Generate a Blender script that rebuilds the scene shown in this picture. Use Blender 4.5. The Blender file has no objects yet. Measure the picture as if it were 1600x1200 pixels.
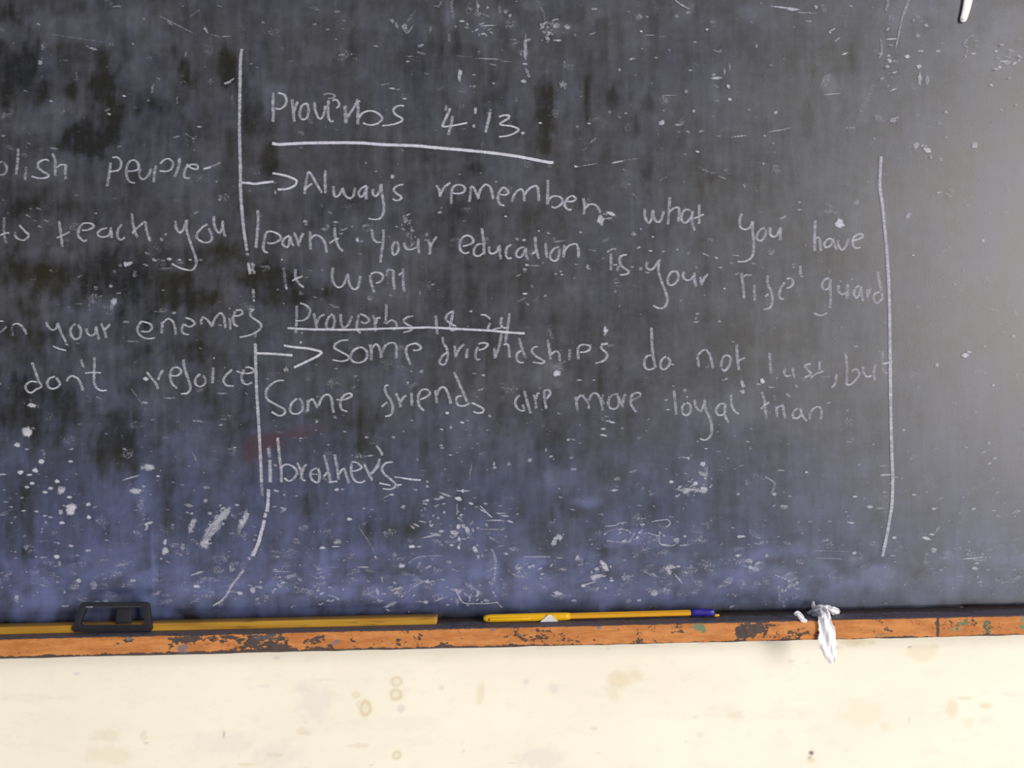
import bpy, bmesh, math, random
import numpy as np
from mathutils import Vector, Matrix

# ------------------------------------------------------------------ camera
W, H, F = 1600.0, 1200.0, 1333.0          # frame and focal length in pixels
DIST, CZ = 0.55, 1.30                     # camera to board, camera height above the floor
ROLL = math.radians(1.325)
scene = bpy.context.scene
coll = scene.collection
cam_d = bpy.data.cameras.new('camera')
cam = bpy.data.objects.new('camera', cam_d)
coll.objects.link(cam)
cam_d.sensor_width = 36.0
cam_d.lens = 36.0 * F / W
cam_d.clip_start = 0.01
RIGHT = Vector((math.cos(ROLL), 0, -math.sin(ROLL)))
UP = Vector((math.sin(ROLL), 0, math.cos(ROLL)))
BACK = Vector((0, -1, 0))
EYE = Vector((0, -DIST, CZ))
cam.matrix_world = Matrix(((RIGHT.x, UP.x, BACK.x, EYE.x), (RIGHT.y, UP.y, BACK.y, EYE.y),
                           (RIGHT.z, UP.z, BACK.z, EYE.z), (0, 0, 0, 1)))
scene.camera = cam

# ------------------------------------------------------------------ light
world = bpy.data.worlds.new('world')
scene.world = world
world.use_nodes = True
bg = world.node_tree.nodes['Background']
bg.inputs[0].default_value = (0.86, 0.90, 1.0, 1)
bg.inputs[1].default_value = 0.22

def area(name, loc, target, sx, sy, power, col):
    d = bpy.data.lights.new(name, 'AREA')
    d.shape = 'RECTANGLE'
    d.size, d.size_y = sx, sy
    d.energy = power
    d.color = col
    o = bpy.data.objects.new(name, d)
    coll.objects.link(o)
    o.location = loc
    v = Vector(target) - Vector(loc)
    o.rotation_euler = v.to_track_quat('-Z', 'Y').to_euler()
    return o

# daylight through a tall opening on the right, behind the photographer, and bounced up off sunlit floor by an unseen doorway
area('window_light_right', (1.98, -2.30, CZ + 0.32), (0.25, 0, CZ), 0.85, 1.75, 94.0, (1.0, 0.955, 0.90))
area('doorway_light_low', (-0.50, -1.55, CZ - 1.18), (-0.25, 0, CZ - 0.2), 1.8, 0.7, 20.0, (1.0, 0.965, 0.90))

scene.view_settings.view_transform = 'Standard'
scene.view_settings.look = 'None'
scene.view_settings.gamma = 1.0
scene.view_settings.exposure = -0.10
scene.view_settings.use_curve_mapping = False

# ------------------------------------------------------------------ helpers
random.seed(4)
rng = np.random.RandomState(11)

def P(px, py, d=0.0):
    """point where the sight line of photo pixel (px, py) meets the vertical plane d metres in front of the board"""
    v = RIGHT * ((px - 800.0) / F) + UP * ((600.0 - py) / F) + Vector((0, 1, 0))
    t = DIST - d
    return EYE + v * t

def to_px(x, z, d=0.0):
    t = DIST - d
    dx, dz = x, z - CZ
    return (800 + F * (dx * RIGHT.x + dz * RIGHT.z) / t, 600 - F * (dx * UP.x + dz * UP.z) / t)

def props(o, label=None, cat=None, group=None, kind=None):
    if label: o['label'] = label
    if cat: o['category'] = cat
    if group: o['group'] = group
    if kind: o['kind'] = kind
    return o

def link(name, me, mat=None, parent=None):
    o = bpy.data.objects.new(name, me)
    coll.objects.link(o)
    if mat: me.materials.append(mat)
    if parent:
        o.parent = parent
        o.matrix_parent_inverse = Matrix.Identity(4)
        w, q = Vector((0, 0, 0)), parent
        while q: w, q = w + q.location, q.parent
        o.location = -w
    return o

def bm_obj(name, bm, mat, parent=None, smooth=True):
    me = bpy.data.meshes.new(name)
    bmesh.ops.recalc_face_normals(bm, faces=bm.faces)
    bm.to_mesh(me); bm.free()
    if smooth:
        for p in me.polygons: p.use_smooth = True
    return link(name, me, mat, parent)

def empty(name, loc):
    o = bpy.data.objects.new(name, None)
    coll.objects.link(o)
    o.location = loc
    o.empty_display_size = 0.02
    return o

_T = rng.rand(256, 256)
def vnoise(x, y, seed=0):
    x = x + seed * 17.31; y = y + seed * 9.77
    xi = np.floor(x).astype(int); yi = np.floor(y).astype(int)
    fx = x - xi; fy = y - yi
    fx = fx * fx * (3 - 2 * fx); fy = fy * fy * (3 - 2 * fy)
    g = lambda a, b: _T[a & 255, b & 255]
    return (g(xi, yi) * (1 - fx) + g(xi + 1, yi) * fx) * (1 - fy) + (g(xi, yi + 1) * (1 - fx) + g(xi + 1, yi + 1) * fx) * fy

def fbm(x, y, seed=0, octs=4):
    s = 0; a = 0.5; t = 0
    for k in range(octs):
        s = s + a * vnoise(x * 2 ** k, y * 2 ** k, seed + k * 3); t += a; a *= 0.55
    return s / t

def sstep(v, a, b):
    t = np.clip((v - a) / (b - a), 0, 1)
    return t * t * (3 - 2 * t)

def blobs(px, py, lst, warp=None):
    """sum of soft elliptical spots (x, y, rx, ry, strength) with edges broken up by noise"""
    out = np.zeros_like(px)
    for (x, y, rx, ry, s) in lst:
        r = np.sqrt(((px - x) / rx) ** 2 + ((py - y) / ry) ** 2)
        if warp is not None: r = r + warp
        out = np.maximum(out, s * (1 - sstep(r, 0.45, 1.15))) if s > 0 else out
    return out

def grid_mesh(name, xs, zs, y):
    """grid in the x-z plane, facing -y; returns mesh plus vertex x and z arrays"""
    nx, nz = len(xs), len(zs)
    X, Z = np.meshgrid(xs, zs)
    X = X.ravel(); Z = Z.ravel()
    co = np.stack([X, np.full_like(X, y), Z], 1).ravel()
    i = np.arange((nz - 1) * nx).reshape(nz - 1, nx)[:, :-1].ravel()
    q = np.stack([i, i + 1, i + nx + 1, i + nx], 1)
    me = bpy.data.meshes.new(name)
    me.vertices.add(nx * nz); me.vertices.foreach_set('co', co.astype(np.float32))
    me.loops.add(q.size); me.loops.foreach_set('vertex_index', q.ravel().astype(np.int32))
    me.polygons.add(len(q))
    me.polygons.foreach_set('loop_start', np.arange(0, q.size, 4).astype(np.int32))
    me.update(calc_edges=True)
    return me, X, Z

def add_attr(me, name, r, g, b, a=None):
    at = me.attributes.new(name, 'FLOAT_COLOR', 'POINT')
    n = len(me.vertices)
    c = np.stack([r, g, b, np.ones(n) if a is None else a], 1).astype(np.float32)
    at.data.foreach_set('color', c.ravel())

# node helpers
def mat(name):
    m = bpy.data.materials.new(name)
    m.use_nodes = True
    nt = m.node_tree
    return m, nt, nt.nodes['Principled BSDF']
def nd(nt, t, **kw):
    n = nt.nodes.new(t)
    for k, v in kw.items():
        if k.startswith('i_'): n.inputs[int(k[2:])].default_value = v
        else: setattr(n, k, v)
    return n
def mth(nt, op, a, b=None, c=None, clamp=False):
    n = nt.nodes.new('ShaderNodeMath'); n.operation = op; n.use_clamp = clamp
    for i, v in enumerate((a, b, c)):
        if v is None: continue
        if isinstance(v, (int, float)): n.inputs[i].default_value = v
        else: nt.links.new(v, n.inputs[i])
    return n.outputs[0]
def mixc(nt, fac, a, b):
    n = nt.nodes.new('ShaderNodeMix'); n.data_type = 'RGBA'
    for s, v in ((0, fac), (6, a), (7, b)):
        if isinstance(v, (int, float)): n.inputs[s].default_value = v
        elif isinstance(v, tuple): n.inputs[s].default_value = (*v, 1)
        else: nt.links.new(v, n.inputs[s])
    return n.outputs[2]
def noise(nt, scale, vscale=(1, 1, 1), detail=4, rough=0.6, loc=(0, 0, 0)):
    tc = nt.nodes.new('ShaderNodeTexCoord')
    mp = nt.nodes.new('ShaderNodeMapping')
    mp.inputs['Scale'].default_value = vscale
    mp.inputs['Location'].default_value = loc
    nt.links.new(tc.outputs['Object'], mp.inputs['Vector'])
    n = nt.nodes.new('ShaderNodeTexNoise')
    n.inputs['Scale'].default_value = scale
    n.inputs['Detail'].default_value = detail
    n.inputs['Roughness'].default_value = rough
    nt.links.new(mp.outputs[0], n.inputs['Vector'])
    return n.outputs[0]
def rng_map(nt, v, a, b, c=0.0, d=1.0, smooth=True):
    n = nt.nodes.new('ShaderNodeMapRange')
    n.interpolation_type = 'SMOOTHSTEP' if smooth else 'LINEAR'
    nt.links.new(v, n.inputs[0])
    for i, x in enumerate((a, b, c, d)): n.inputs[1 + i].default_value = x
    return n.outputs[0]
def plain(name, col, rough=0.5, spec=0.5, var=0.12, scale=200):
    m, nt, b = mat(name)
    n = noise(nt, scale)
    c = mixc(nt, n, tuple(v * (1 - var) for v in col), tuple(min(1, v * (1 + var)) for v in col))
    nt.links.new(c, b.inputs['Base Color'])
    b.inputs['Roughness'].default_value = rough
    b.inputs['Specular IOR Level'].default_value = spec
    return m
# ------------------------------------------------------------------ setting: wall and floor
LEDGE_D = 0.022                              # how far the ledge stands out from the board face
LEDGE_TOP = P(800, 980, LEDGE_D).z
LEDGE_H = 31.5 * (DIST - LEDGE_D) / F
WALL_Y = 0.010

def wall_material():
    m, nt, b = mat('cream_wall_paint')
    at = nd(nt, 'ShaderNodeAttribute', attribute_name='stain')
    sep = nd(nt, 'ShaderNodeSeparateColor'); nt.links.new(at.outputs['Color'], sep.inputs[0])
    big = noise(nt, 9, (1, 1, 1.6), 5, 0.6)
    fine = noise(nt, 60, (1, 1, 2.2), 5, 0.65, (3, 0, 1))
    c = mixc(nt, rng_map(nt, big, 0.35, 0.65), (0.84, 0.785, 0.675), (0.885, 0.83, 0.715))
    c = mixc(nt, mth(nt, 'MULTIPLY', rng_map(nt, fine, 0.52, 0.72), 0.35), c, (0.74, 0.70, 0.60))
    c = mixc(nt, sep.outputs[0], c, (0.62, 0.50, 0.27))       # brownish ring stains
    c = mixc(nt, sep.outputs[1], c, (0.58, 0.55, 0.55))       # grey scuffs
    c = mixc(nt, sep.outputs[2], c, (0.10, 0.07, 0.05))       # dark specks
    nt.links.new(c, b.inputs['Base Color'])
    b.inputs['Roughness'].default_value = 0.75
    b.inputs['Specular IOR Level'].default_value = 0.25
    bump = nd(nt, 'ShaderNodeBump'); bump.inputs['Strength'].default_value = 0.15; bump.inputs['Distance'].default_value = 0.001
    nt.links.new(noise(nt, 150), bump.inputs['Height']); nt.links.new(bump.outputs[0], b.inputs['Normal'])
    return m

xs = np.concatenate([np.linspace(-2.2, -0.40, 8)[:-1], np.arange(-0.40, 0.40, 0.0009), np.linspace(0.40, 2.2, 8)])
zlo = CZ - 0.31
zs = np.concatenate([np.linspace(0, zlo, 10)[:-1], np.arange(zlo, CZ - 0.13, 0.0009), np.linspace(CZ - 0.13, 2.9, 12)])
me, X, Z = grid_mesh('wall_back', xs, zs, WALL_Y)
px, py = to_px(X, Z, -WALL_Y)
wp = (fbm(px / 9, py / 9, 2, 3) - 0.5) * 0.9
ring = np.zeros_like(px)
for (x, y, rx, ry, s) in [(619, 1065, 9, 8, 0.5), (619, 1085, 10, 9, 0.55), (556, 1086, 6, 5, 0.4), (571, 1107, 9, 13, 0.6), (620, 1180, 7, 7, 0.6),
                          (562, 1101, 5, 6, .3)]:
    r = np.sqrt(((px - x) / rx) ** 2 + ((py - y) / ry) ** 2) + wp * 0.25
    ring = np.maximum(ring, s * np.exp(-((r - 0.85) / 0.25) ** 2) + 0.35 * s * (1 - sstep(r, .5, 1)))
ring = np.maximum(ring, blobs(px, py, [(970, 1062, 22, 16, .34), (992, 1055, 14, 12, .3), (958, 1085, 12, 14, .2), (750, 1085, 8, 20, .3), (755, 1075, 5, 14, .25),
    (1340, 1003, 26, 9, .42), (1440, 1020, 28, 16, .25), (1486, 1105, 12, 18, .35), (1515, 1130, 10, 10, .2), (1505, 1091, 16, 3, .4), (1540, 1103, 12, 5, .4),
    (1150, 1118, 14, 8, .25), (1345, 1115, 40, 25, .14), (1382, 1135, 10, 8, .2), (1268, 1187, 9, 5, .45), (165, 1150, 30, 10, .22), (170, 1180, 40, 18, .2),
    (225, 1150, 6, 10, .3), (40, 1090, 60, 10, .1), (470, 1142, 10, 7, .25), (1460, 1010, 12, 5, .3), (560, 1165, 18, 4, .3), (430, 1180, 14, 4, .35), (385, 1195, 14, 3, .35)], wp))
scuff = blobs(px, py, [(490, 1090, 30, 40, .22), (430, 1180, 45, 22, .2), (350, 1160, 60, 20, .18), (350, 1148, 3, 9, .55), (480, 1145, 9, 5, .35), (505, 1062, 22, 3, .25),
    (410, 1072, 12, 3, .25), (120, 1053, 6, 2, .6), (690, 1075, 6, 5, .45), (627, 1107, 7, 7, .5), (640, 1130, 60, 14, .12), (865, 1075, 10, 10, .35), (822, 1065, 5, 5, .4),
    (845, 1185, 45, 22, .25), (928, 1138, 6, 4, .45), (1087, 1120, 3, 2, .6), (1093, 1148, 7, 5, .3), (1072, 1159, 3, 2, .5), (1420, 1127, 3, 9, .4), (1421, 1011, 4, 2, .7),
    (1268, 1178, 7, 8, .4), (724, 1174, 4, 3, .5), (580, 1196, 5, 2, .5), (1140, 1110, 40, 14, .12), (1230, 1115, 60, 12, .12), (1340, 1004, 6, 2, .6), (1310, 1012, 8, 2, .4),
    (1236, 1033, 5, 2, .5), (1262, 1035, 5, 2, .4), (95, 1090, 40, 4, .14), (1540, 1125, 12, 8, .25), (1580, 1085, 20, 5, .2), (432, 1028, 6, 4, .5), (950, 1013, 5, 3, .4), (228, 1161, 5, 2, .7),
    (1100, 1005, 12, 3, .4), (1195, 1004, 14, 3, .4), (1020, 1009, 14, 3, .3), (850, 1013, 14, 3, .25), (800, 1192, 14, 2, .5), (935, 1176, 6, 2, .4)], wp)
spk = blobs(px, py, [(1268, 1177, 4, 4, .85), (1265, 1184, 3, 2, .5), (1421, 1011, 3, 2, .4), (350, 1148, 1.5, 5, .25)], wp)
add_attr(me, 'stain', ring, scuff, spk)
wall = link('wall_back', me, wall_material())
props(wall, 'cream painted wall with faint stains below the chalk ledge', 'wall', kind='structure')
sol = wall.modifiers.new('thickness', 'SOLIDIFY'); sol.thickness = 0.12; sol.offset = -1

bm = bmesh.new()
bmesh.ops.create_grid(bm, x_segments=1, y_segments=1, size=1)
for v in bm.verts: v.co = Vector((v.co.x * 2.2, -1.95 + v.co.y * 1.95, 0))
fl = bm_obj('floor', bm, plain('grey_cement', (0.42, 0.40, 0.37), 0.85, 0.2, 0.2, 8))
props(fl, 'grey cement floor', 'floor', kind='structure')

# ------------------------------------------------------------------ chalkboard
def board_material():
    m, nt, b = mat('worn_blackboard_paint')
    at = nd(nt, 'ShaderNodeAttribute', attribute_name='dust_shade')
    sep = nd(nt, 'ShaderNodeSeparateColor'); nt.links.new(at.outputs['Color'], sep.inputs[0])
    streak = noise(nt, 1.0, (210, 1, 17), 5, 0.66)
    wipe = noise(nt, 1.0, (46, 1, 190), 4, 0.65, (5, 0, 2))
    cloud = noise(nt, 48, (1, 1, 1), 6, 0.68, (1, 0, 4))
    grain = noise(nt, 1100, (1, 1, 1), 2, 0.6)
    d = mth(nt, 'ADD', sep.outputs[0], mth(nt, 'MULTIPLY', mth(nt, 'SUBTRACT', streak, 0.5), 0.40))
    d = mth(nt, 'ADD', d, mth(nt, 'MULTIPLY', mth(nt, 'SUBTRACT', wipe, 0.5), 0.20))
    d = mth(nt, 'ADD', d, mth(nt, 'MULTIPLY', mth(nt, 'SUBTRACT', cloud, 0.5), 0.60))
    patch = rng_map(nt, noise(nt, 1.0, (150, 1, 105), 5, 0.7, (8, 0, 3)), 0.50, 0.66)
    d = mth(nt, 'ADD', d, mth(nt, 'MULTIPLY', mth(nt, 'SUBTRACT', patch, 0.35), 0.09))
    d = mth(nt, 'ADD', d, mth(nt, 'MULTIPLY', mth(nt, 'SUBTRACT', grain, 0.5), 0.12), clamp=True)
    clean = mixc(nt, rng_map(nt, noise(nt, 14, (1, 1, 1), 3), 0.4, 0.62), (0.011, 0.0115, 0.012), (0.0155, 0.0145, 0.0085))
    dust_shade = mixc(nt, sep.outputs[1], (0.118, 0.121, 0.140), (0.098, 0.120, 0.262))
    c = mixc(nt, d, clean, dust_shade)
    # flecks of chalk left in the grain
    fl = mth(nt, 'MULTIPLY', rng_map(nt, noise(nt, 190, (0.8, 1, 1.6), 3, 0.5, (2, 0, 7)), 0.66, 0.73), rng_map(nt, noise(nt, 21, (1, 1, 1), 3), 0.48, 0.66))
    c = mixc(nt, mth(nt, 'MULTIPLY', fl, 0.22), c, (0.34, 0.34, 0.42))
    c = mixc(nt, sep.outputs[2], c, (0.055, 0.022, 0.030))     # reddish smear
    nt.links.new(c, b.inputs['Base Color'])
    rg = rng_map(nt, d, 0, 1, 0.37, 0.46, False)
    nt.links.new(rg, b.inputs['Roughness'])
    b.inputs['Specular IOR Level'].default_value = 0.5
    bump = nd(nt, 'ShaderNodeBump'); bump.inputs['Strength'].default_value = 0.12; bump.inputs['Distance'].default_value = 0.0004
    nt.links.new(mth(nt, 'ADD', cloud, grain), bump.inputs['Height']); nt.links.new(bump.outputs[0], b.inputs['Normal'])
    return m

chalkboard = empty('chalkboard', (0, 0, LEDGE_TOP))
props(chalkboard, 'worn dusty chalkboard covered in handwritten chalk proverbs above the orange ledge', 'chalkboard')
BX0, BX1, BZ1 = -0.72, 0.72, CZ + 0.46
xs = np.arange(BX0, BX1 + 1e-6, 0.002)
zs = np.arange(LEDGE_TOP + 0.0002, BZ1, 0.002)
me, X, Z = grid_mesh('board_panel', xs, zs, 0.0)
px, py = to_px(X, Z)
wv = (fbm(px / 14, py / 34, 5, 4) - 0.5) * 1.6
wi = (fbm(px / 26, py / 22, 9, 4) - 0.5) * 1.5
d = 0.37 + 0.20 * (fbm(px / 30, py / 130, 1, 4) - 0.5) + 0.30 * (fbm(px / 70, py / 60, 3, 4) - 0.5)
d += 0.05 * sstep(-py, -120, 0) + 0.05 * sstep(px, 900, 1500)
d += 0.05 * sstep(py, 640, 800)
d += (0.17 + 0.75 * (fbm(px / 30, py / 16, 21, 4) - 0.5)) * sstep(py, 800, 905 - 0.01 * px)
d -= 0.42 * sstep(py + 0.0231 * px, 962, 982)  # shade above the ledge painted in as a darker, less dusty strip
# places wiped clean to the bare paint
CLEAN = [(20, 110, 45, 60, .9), (50, 150, 40, 30, .7), (165, 120, 20, 60, .95), (172, 190, 24, 60, .95), (140, 215, 60, 28, .9), (110, 225, 40, 16, .8), (292, 120, 20, 26, .8),
    (360, 105, 26, 32, .85), (380, 130, 20, 30, .5), (245, 165, 30, 14, .6), (110, 140, 10, 22, .6), (400, 190, 26, 34, .6), (420, 250, 24, 30, .5), (10, 20, 26, 30, .7), (100, 330, 120, 22, .35),
    (70, 430, 120, 40, .75), (190, 440, 110, 60, .6), (60, 520, 70, 40, .6), (60, 640, 70, 60, .55), (330, 400, 60, 22, .5), (420, 435, 60, 24, .8), (450, 460, 70, 24, .75), (300, 470, 70, 18, .6), (290, 550, 60, 16, .45),
    (200, 660, 40, 60, .5), (180, 700, 60, 50, .5), (36, 770, 10, 60, .55), (40, 840, 14, 60, .4), (262, 790, 12, 60, .55), (330, 700, 26, 40, .3), (478, 790, 9, 30, .55), (620, 830, 60, 26, .35), (520, 650, 70, 24, .3),
    (560, 560, 60, 18, .35), (850, 165, 16, 50, .7), (846, 220, 14, 30, .6), (917, 160, 5, 40, .6), (960, 160, 12, 22, .55), (1012, 165, 14, 16, .6), (995, 190, 6, 26, .5), (740, 262, 30, 12, .5), (730, 330, 50, 30, .3),
    (1270, 110, 8, 24, .45), (1330, 90, 6, 30, .45), (1262, 180, 9, 40, .4), (1320, 170, 14, 24, .4), (1440, 160, 40, 26, .35), (850, 690, 30, 40, .35), (905, 800, 50, 14, .35), (930, 840, 20, 24, .35), (835, 640, 30, 40, .3),
    (1010, 260, 16, 26, .4), (1110, 280, 24, 12, .35), (1018, 795, 8, 24, .4), (1245, 840, 12, 10, .4), (1368, 808, 10, 14, .4), (1313, 888, 16, 14, .45), (290, 945, 26, 16, .6), (300, 960, 20, 9, .6), (700, 60, 20, 30, .25), (640, 90, 26, 40, .25),
    (720, 860, 30, 20, .2), (300, 880, 30, 30, .2), (420, 850, 26, 20, .25), (1130, 130, 14, 20, .2)]
d -= 0.42 * blobs(px, py, CLEAN, wv)
# dusty smears
DUSTY = [(100, 40, 60, 30, .25), (140, 55, 40, 20, .25), (60, 180, 60, 40, .2), (220, 100, 30, 50, .18), (230, 30, 60, 30, .18), (60, 270, 60, 24, .2), (280, 250, 60, 40, .12), (90, 500, 60, 22, .25), (170, 480, 40, 24, .3),
    (130, 540, 120, 20, .16), (200, 630, 60, 18, .2), (230, 680, 26, 50, .2), (300, 690, 60, 40, .18), (222, 770, 12, 50, .35), (170, 780, 50, 30, .12), (30, 930, 14, 40, .45), (70, 935, 26, 36, .35), (180, 880, 60, 30, .2), (215, 910, 30, 26, .25),
    (300, 920, 50, 30, .25), (240, 890, 5, 60, .5), (430, 915, 26, 12, .5), (505, 900, 9, 40, .6), (515, 870, 14, 10, .3), (530, 925, 20, 16, .45), (600, 930, 26, 16, .4), (640, 930, 18, 26, .4), (700, 920, 30, 20, .4), (770, 900, 10, 44, .5), (745, 900, 20, 24, .3),
    (830, 880, 26, 10, .45), (835, 910, 30, 26, .4), (820, 935, 30, 16, .35), (942, 945, 5, 24, .5), (990, 840, 50, 18, .4), (1030, 845, 26, 12, .35), (960, 850, 26, 8, .3), (900, 930, 60, 12, .25), (1010, 930, 60, 14, .25), (1180, 880, 20, 20, .4), (1170, 910, 30, 16, .25),
    (1240, 930, 26, 26, .45), (1220, 900, 20, 30, .3), (1305, 925, 20, 12, .3), (1370, 905, 26, 20, .3), (1440, 940, 26, 16, .35), (1560, 935, 40, 10, .35), (1500, 870, 60, 16, .15), (1140, 940, 60, 10, .2), (700, 20, 8, 40, .3), (745, 40, 50, 40, .2), (760, 60, 8, 60, .2), (830, 10, 20, 12, .3),
    (870, 45, 30, 14, .3), (930, 20, 26, 16, .25), (1065, 20, 26, 18, .3), (1010, 70, 30, 20, .15), (1170, 20, 16, 16, .3), (1400, 20, 60, 30, .22), (1380, 60, 8, 40, .2), (1298, 132, 16, 18, .45), (1316, 120, 10, 20, .2), (1570, 40, 40, 40, .3), (1560, 90, 50, 26, .25), (1350, 160, 10, 30, .2),
    (1500, 30, 30, 60, .2), (870, 600, 10, 10, .5), (860, 590, 26, 26, .25), (980, 560, 50, 30, .1), (1130, 640, 60, 40, .1), (1090, 740, 26, 30, .2), (880, 745, 30, 20, .22), (915, 785, 24, 12, .35), (735, 690, 40, 40, .12), (1450, 700, 60, 60, .08), (1530, 600, 40, 60, .12),
    (700, 260, 60, 12, .1), (600, 40, 60, 20, .14), (470, 10, 60, 16, .12), (420, 140, 20, 16, .2), (395, 130, 6, 10, .25), (1180, 320, 60, 30, .08), (510, 430, 40, 14, .12), (560, 350, 60, 30, .06), (60, 350, 50, 30, .12), (75, 400, 60, 14, .2)]
d += 0.85 * blobs(px, py, DUSTY, wi)
mot = fbm(px / 17, py / 26, 41, 4)
calm = 1 - 0.45 * sstep(px, 600, 1300)
d += calm * (0.10 * (sstep(mot, 0.50, 0.68) - 0.30) + 0.11 * (sstep(fbm(px / 9, py / 60, 47, 3), 0.48, 0.74) - 0.3))
d += 0.02 - 0.09 * calm * sstep(fbm(px / 12, py / 44, 52, 4), 0.54, 0.72)
d = np.clip(d, 0.03, 0.95)
blue = 0.16 + 0.74 * sstep(py, 560, 860) * (1 - 0.72 * sstep(px, 1050, 1650)) + 0.20 * (1 - sstep(px, 200, 900)) * sstep(py, 400, 650)
blue += 0.30 * (fbm(px / 60, py / 60, 30, 3) - 0.5)
blue = np.clip(blue, 0, 1)
red = 0.75 * blobs(px, py, [(400, 700, 26, 16, .8), (420, 690, 30, 14, .9), (455, 678, 34, 8, .7), (490, 668, 26, 6, .45), (388, 712, 16, 20, .6)], wi * 0.6)
add_attr(me, 'dust_shade', d, blue, red)
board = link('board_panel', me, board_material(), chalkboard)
so = board.modifiers.new('thickness', 'SOLIDIFY'); so.thickness = 0.0095; so.offset = -1
# ------------------------------------------------------------------ ledge
def ledge_material():
    m, nt, b = mat('peeling_orange_paint')
    at = nd(nt, 'ShaderNodeAttribute', attribute_name='wear')
    sep = nd(nt, 'ShaderNodeSeparateColor'); nt.links.new(at.outputs['Color'], sep.inputs[0])
    n1 = noise(nt, 1.0, (260, 300, 420), 5, 0.65)
    n2 = noise(nt, 1.0, (60, 200, 300), 4, 0.6, (3, 1, 0))
    w = mth(nt, 'ADD', sep.outputs[0], mth(nt, 'MULTIPLY', mth(nt, 'SUBTRACT', n1, 0.5), 2.1))
    w = rng_map(nt, w, 0.49, 0.56)
    org = mixc(nt, rng_map(nt, n2, 0.35, 0.65), (0.43, 0.150, 0.036), (0.56, 0.225, 0.066))
    org = mixc(nt, mth(nt, 'MULTIPLY', rng_map(nt, noise(nt, 500, (0.6, 1, 1.5), 3), 0.55, 0.7), 0.5), org, (0.34, 0.19, 0.11))
    dark = mixc(nt, noise(nt, 300), (0.032, 0.022, 0.021), (0.105, 0.072, 0.066))
    dark = mixc(nt, sep.outputs[1], dark, (0.105, 0.098, 0.115))   # chalky / bluish paint and the painted-in lit edge
    c = mixc(nt, w, org, dark)
    blot = rng_map(nt, mth(nt, 'ADD', sep.outputs[1], mth(nt, 'MULTIPLY', mth(nt, 'SUBTRACT', n1, 0.5), 2.6)), 0.38, 0.72)
    c = mixc(nt, mth(nt, 'MULTIPLY', blot, 0.85), c, mixc(nt, sep.outputs[1], (0.19, 0.172, 0.170), (0.150, 0.135, 0.195)))
    gblot = rng_map(nt, mth(nt, 'ADD', sep.outputs[2], mth(nt, 'MULTIPLY', mth(nt, 'SUBTRACT', n1, 0.5), 2.4)), 0.38, 0.74)
    c = mixc(nt, mth(nt, 'MULTIPLY', gblot, 0.9), c, (0.12, 0.20, 0.12))            # green dabs
    nt.links.new(c, b.inputs['Base Color'])
    b.inputs['Roughness'].default_value = 0.62
    b.inputs['Specular IOR Level'].default_value = 0.3
    bump = nd(nt, 'ShaderNodeBump'); bump.inputs['Strength'].default_value = 0.5; bump.inputs['Distance'].default_value = 0.0006
    nt.links.new(w, bump.inputs['Height']); bump.invert = True; nt.links.new(bump.outputs[0], b.inputs['Normal'])
    return m

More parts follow.
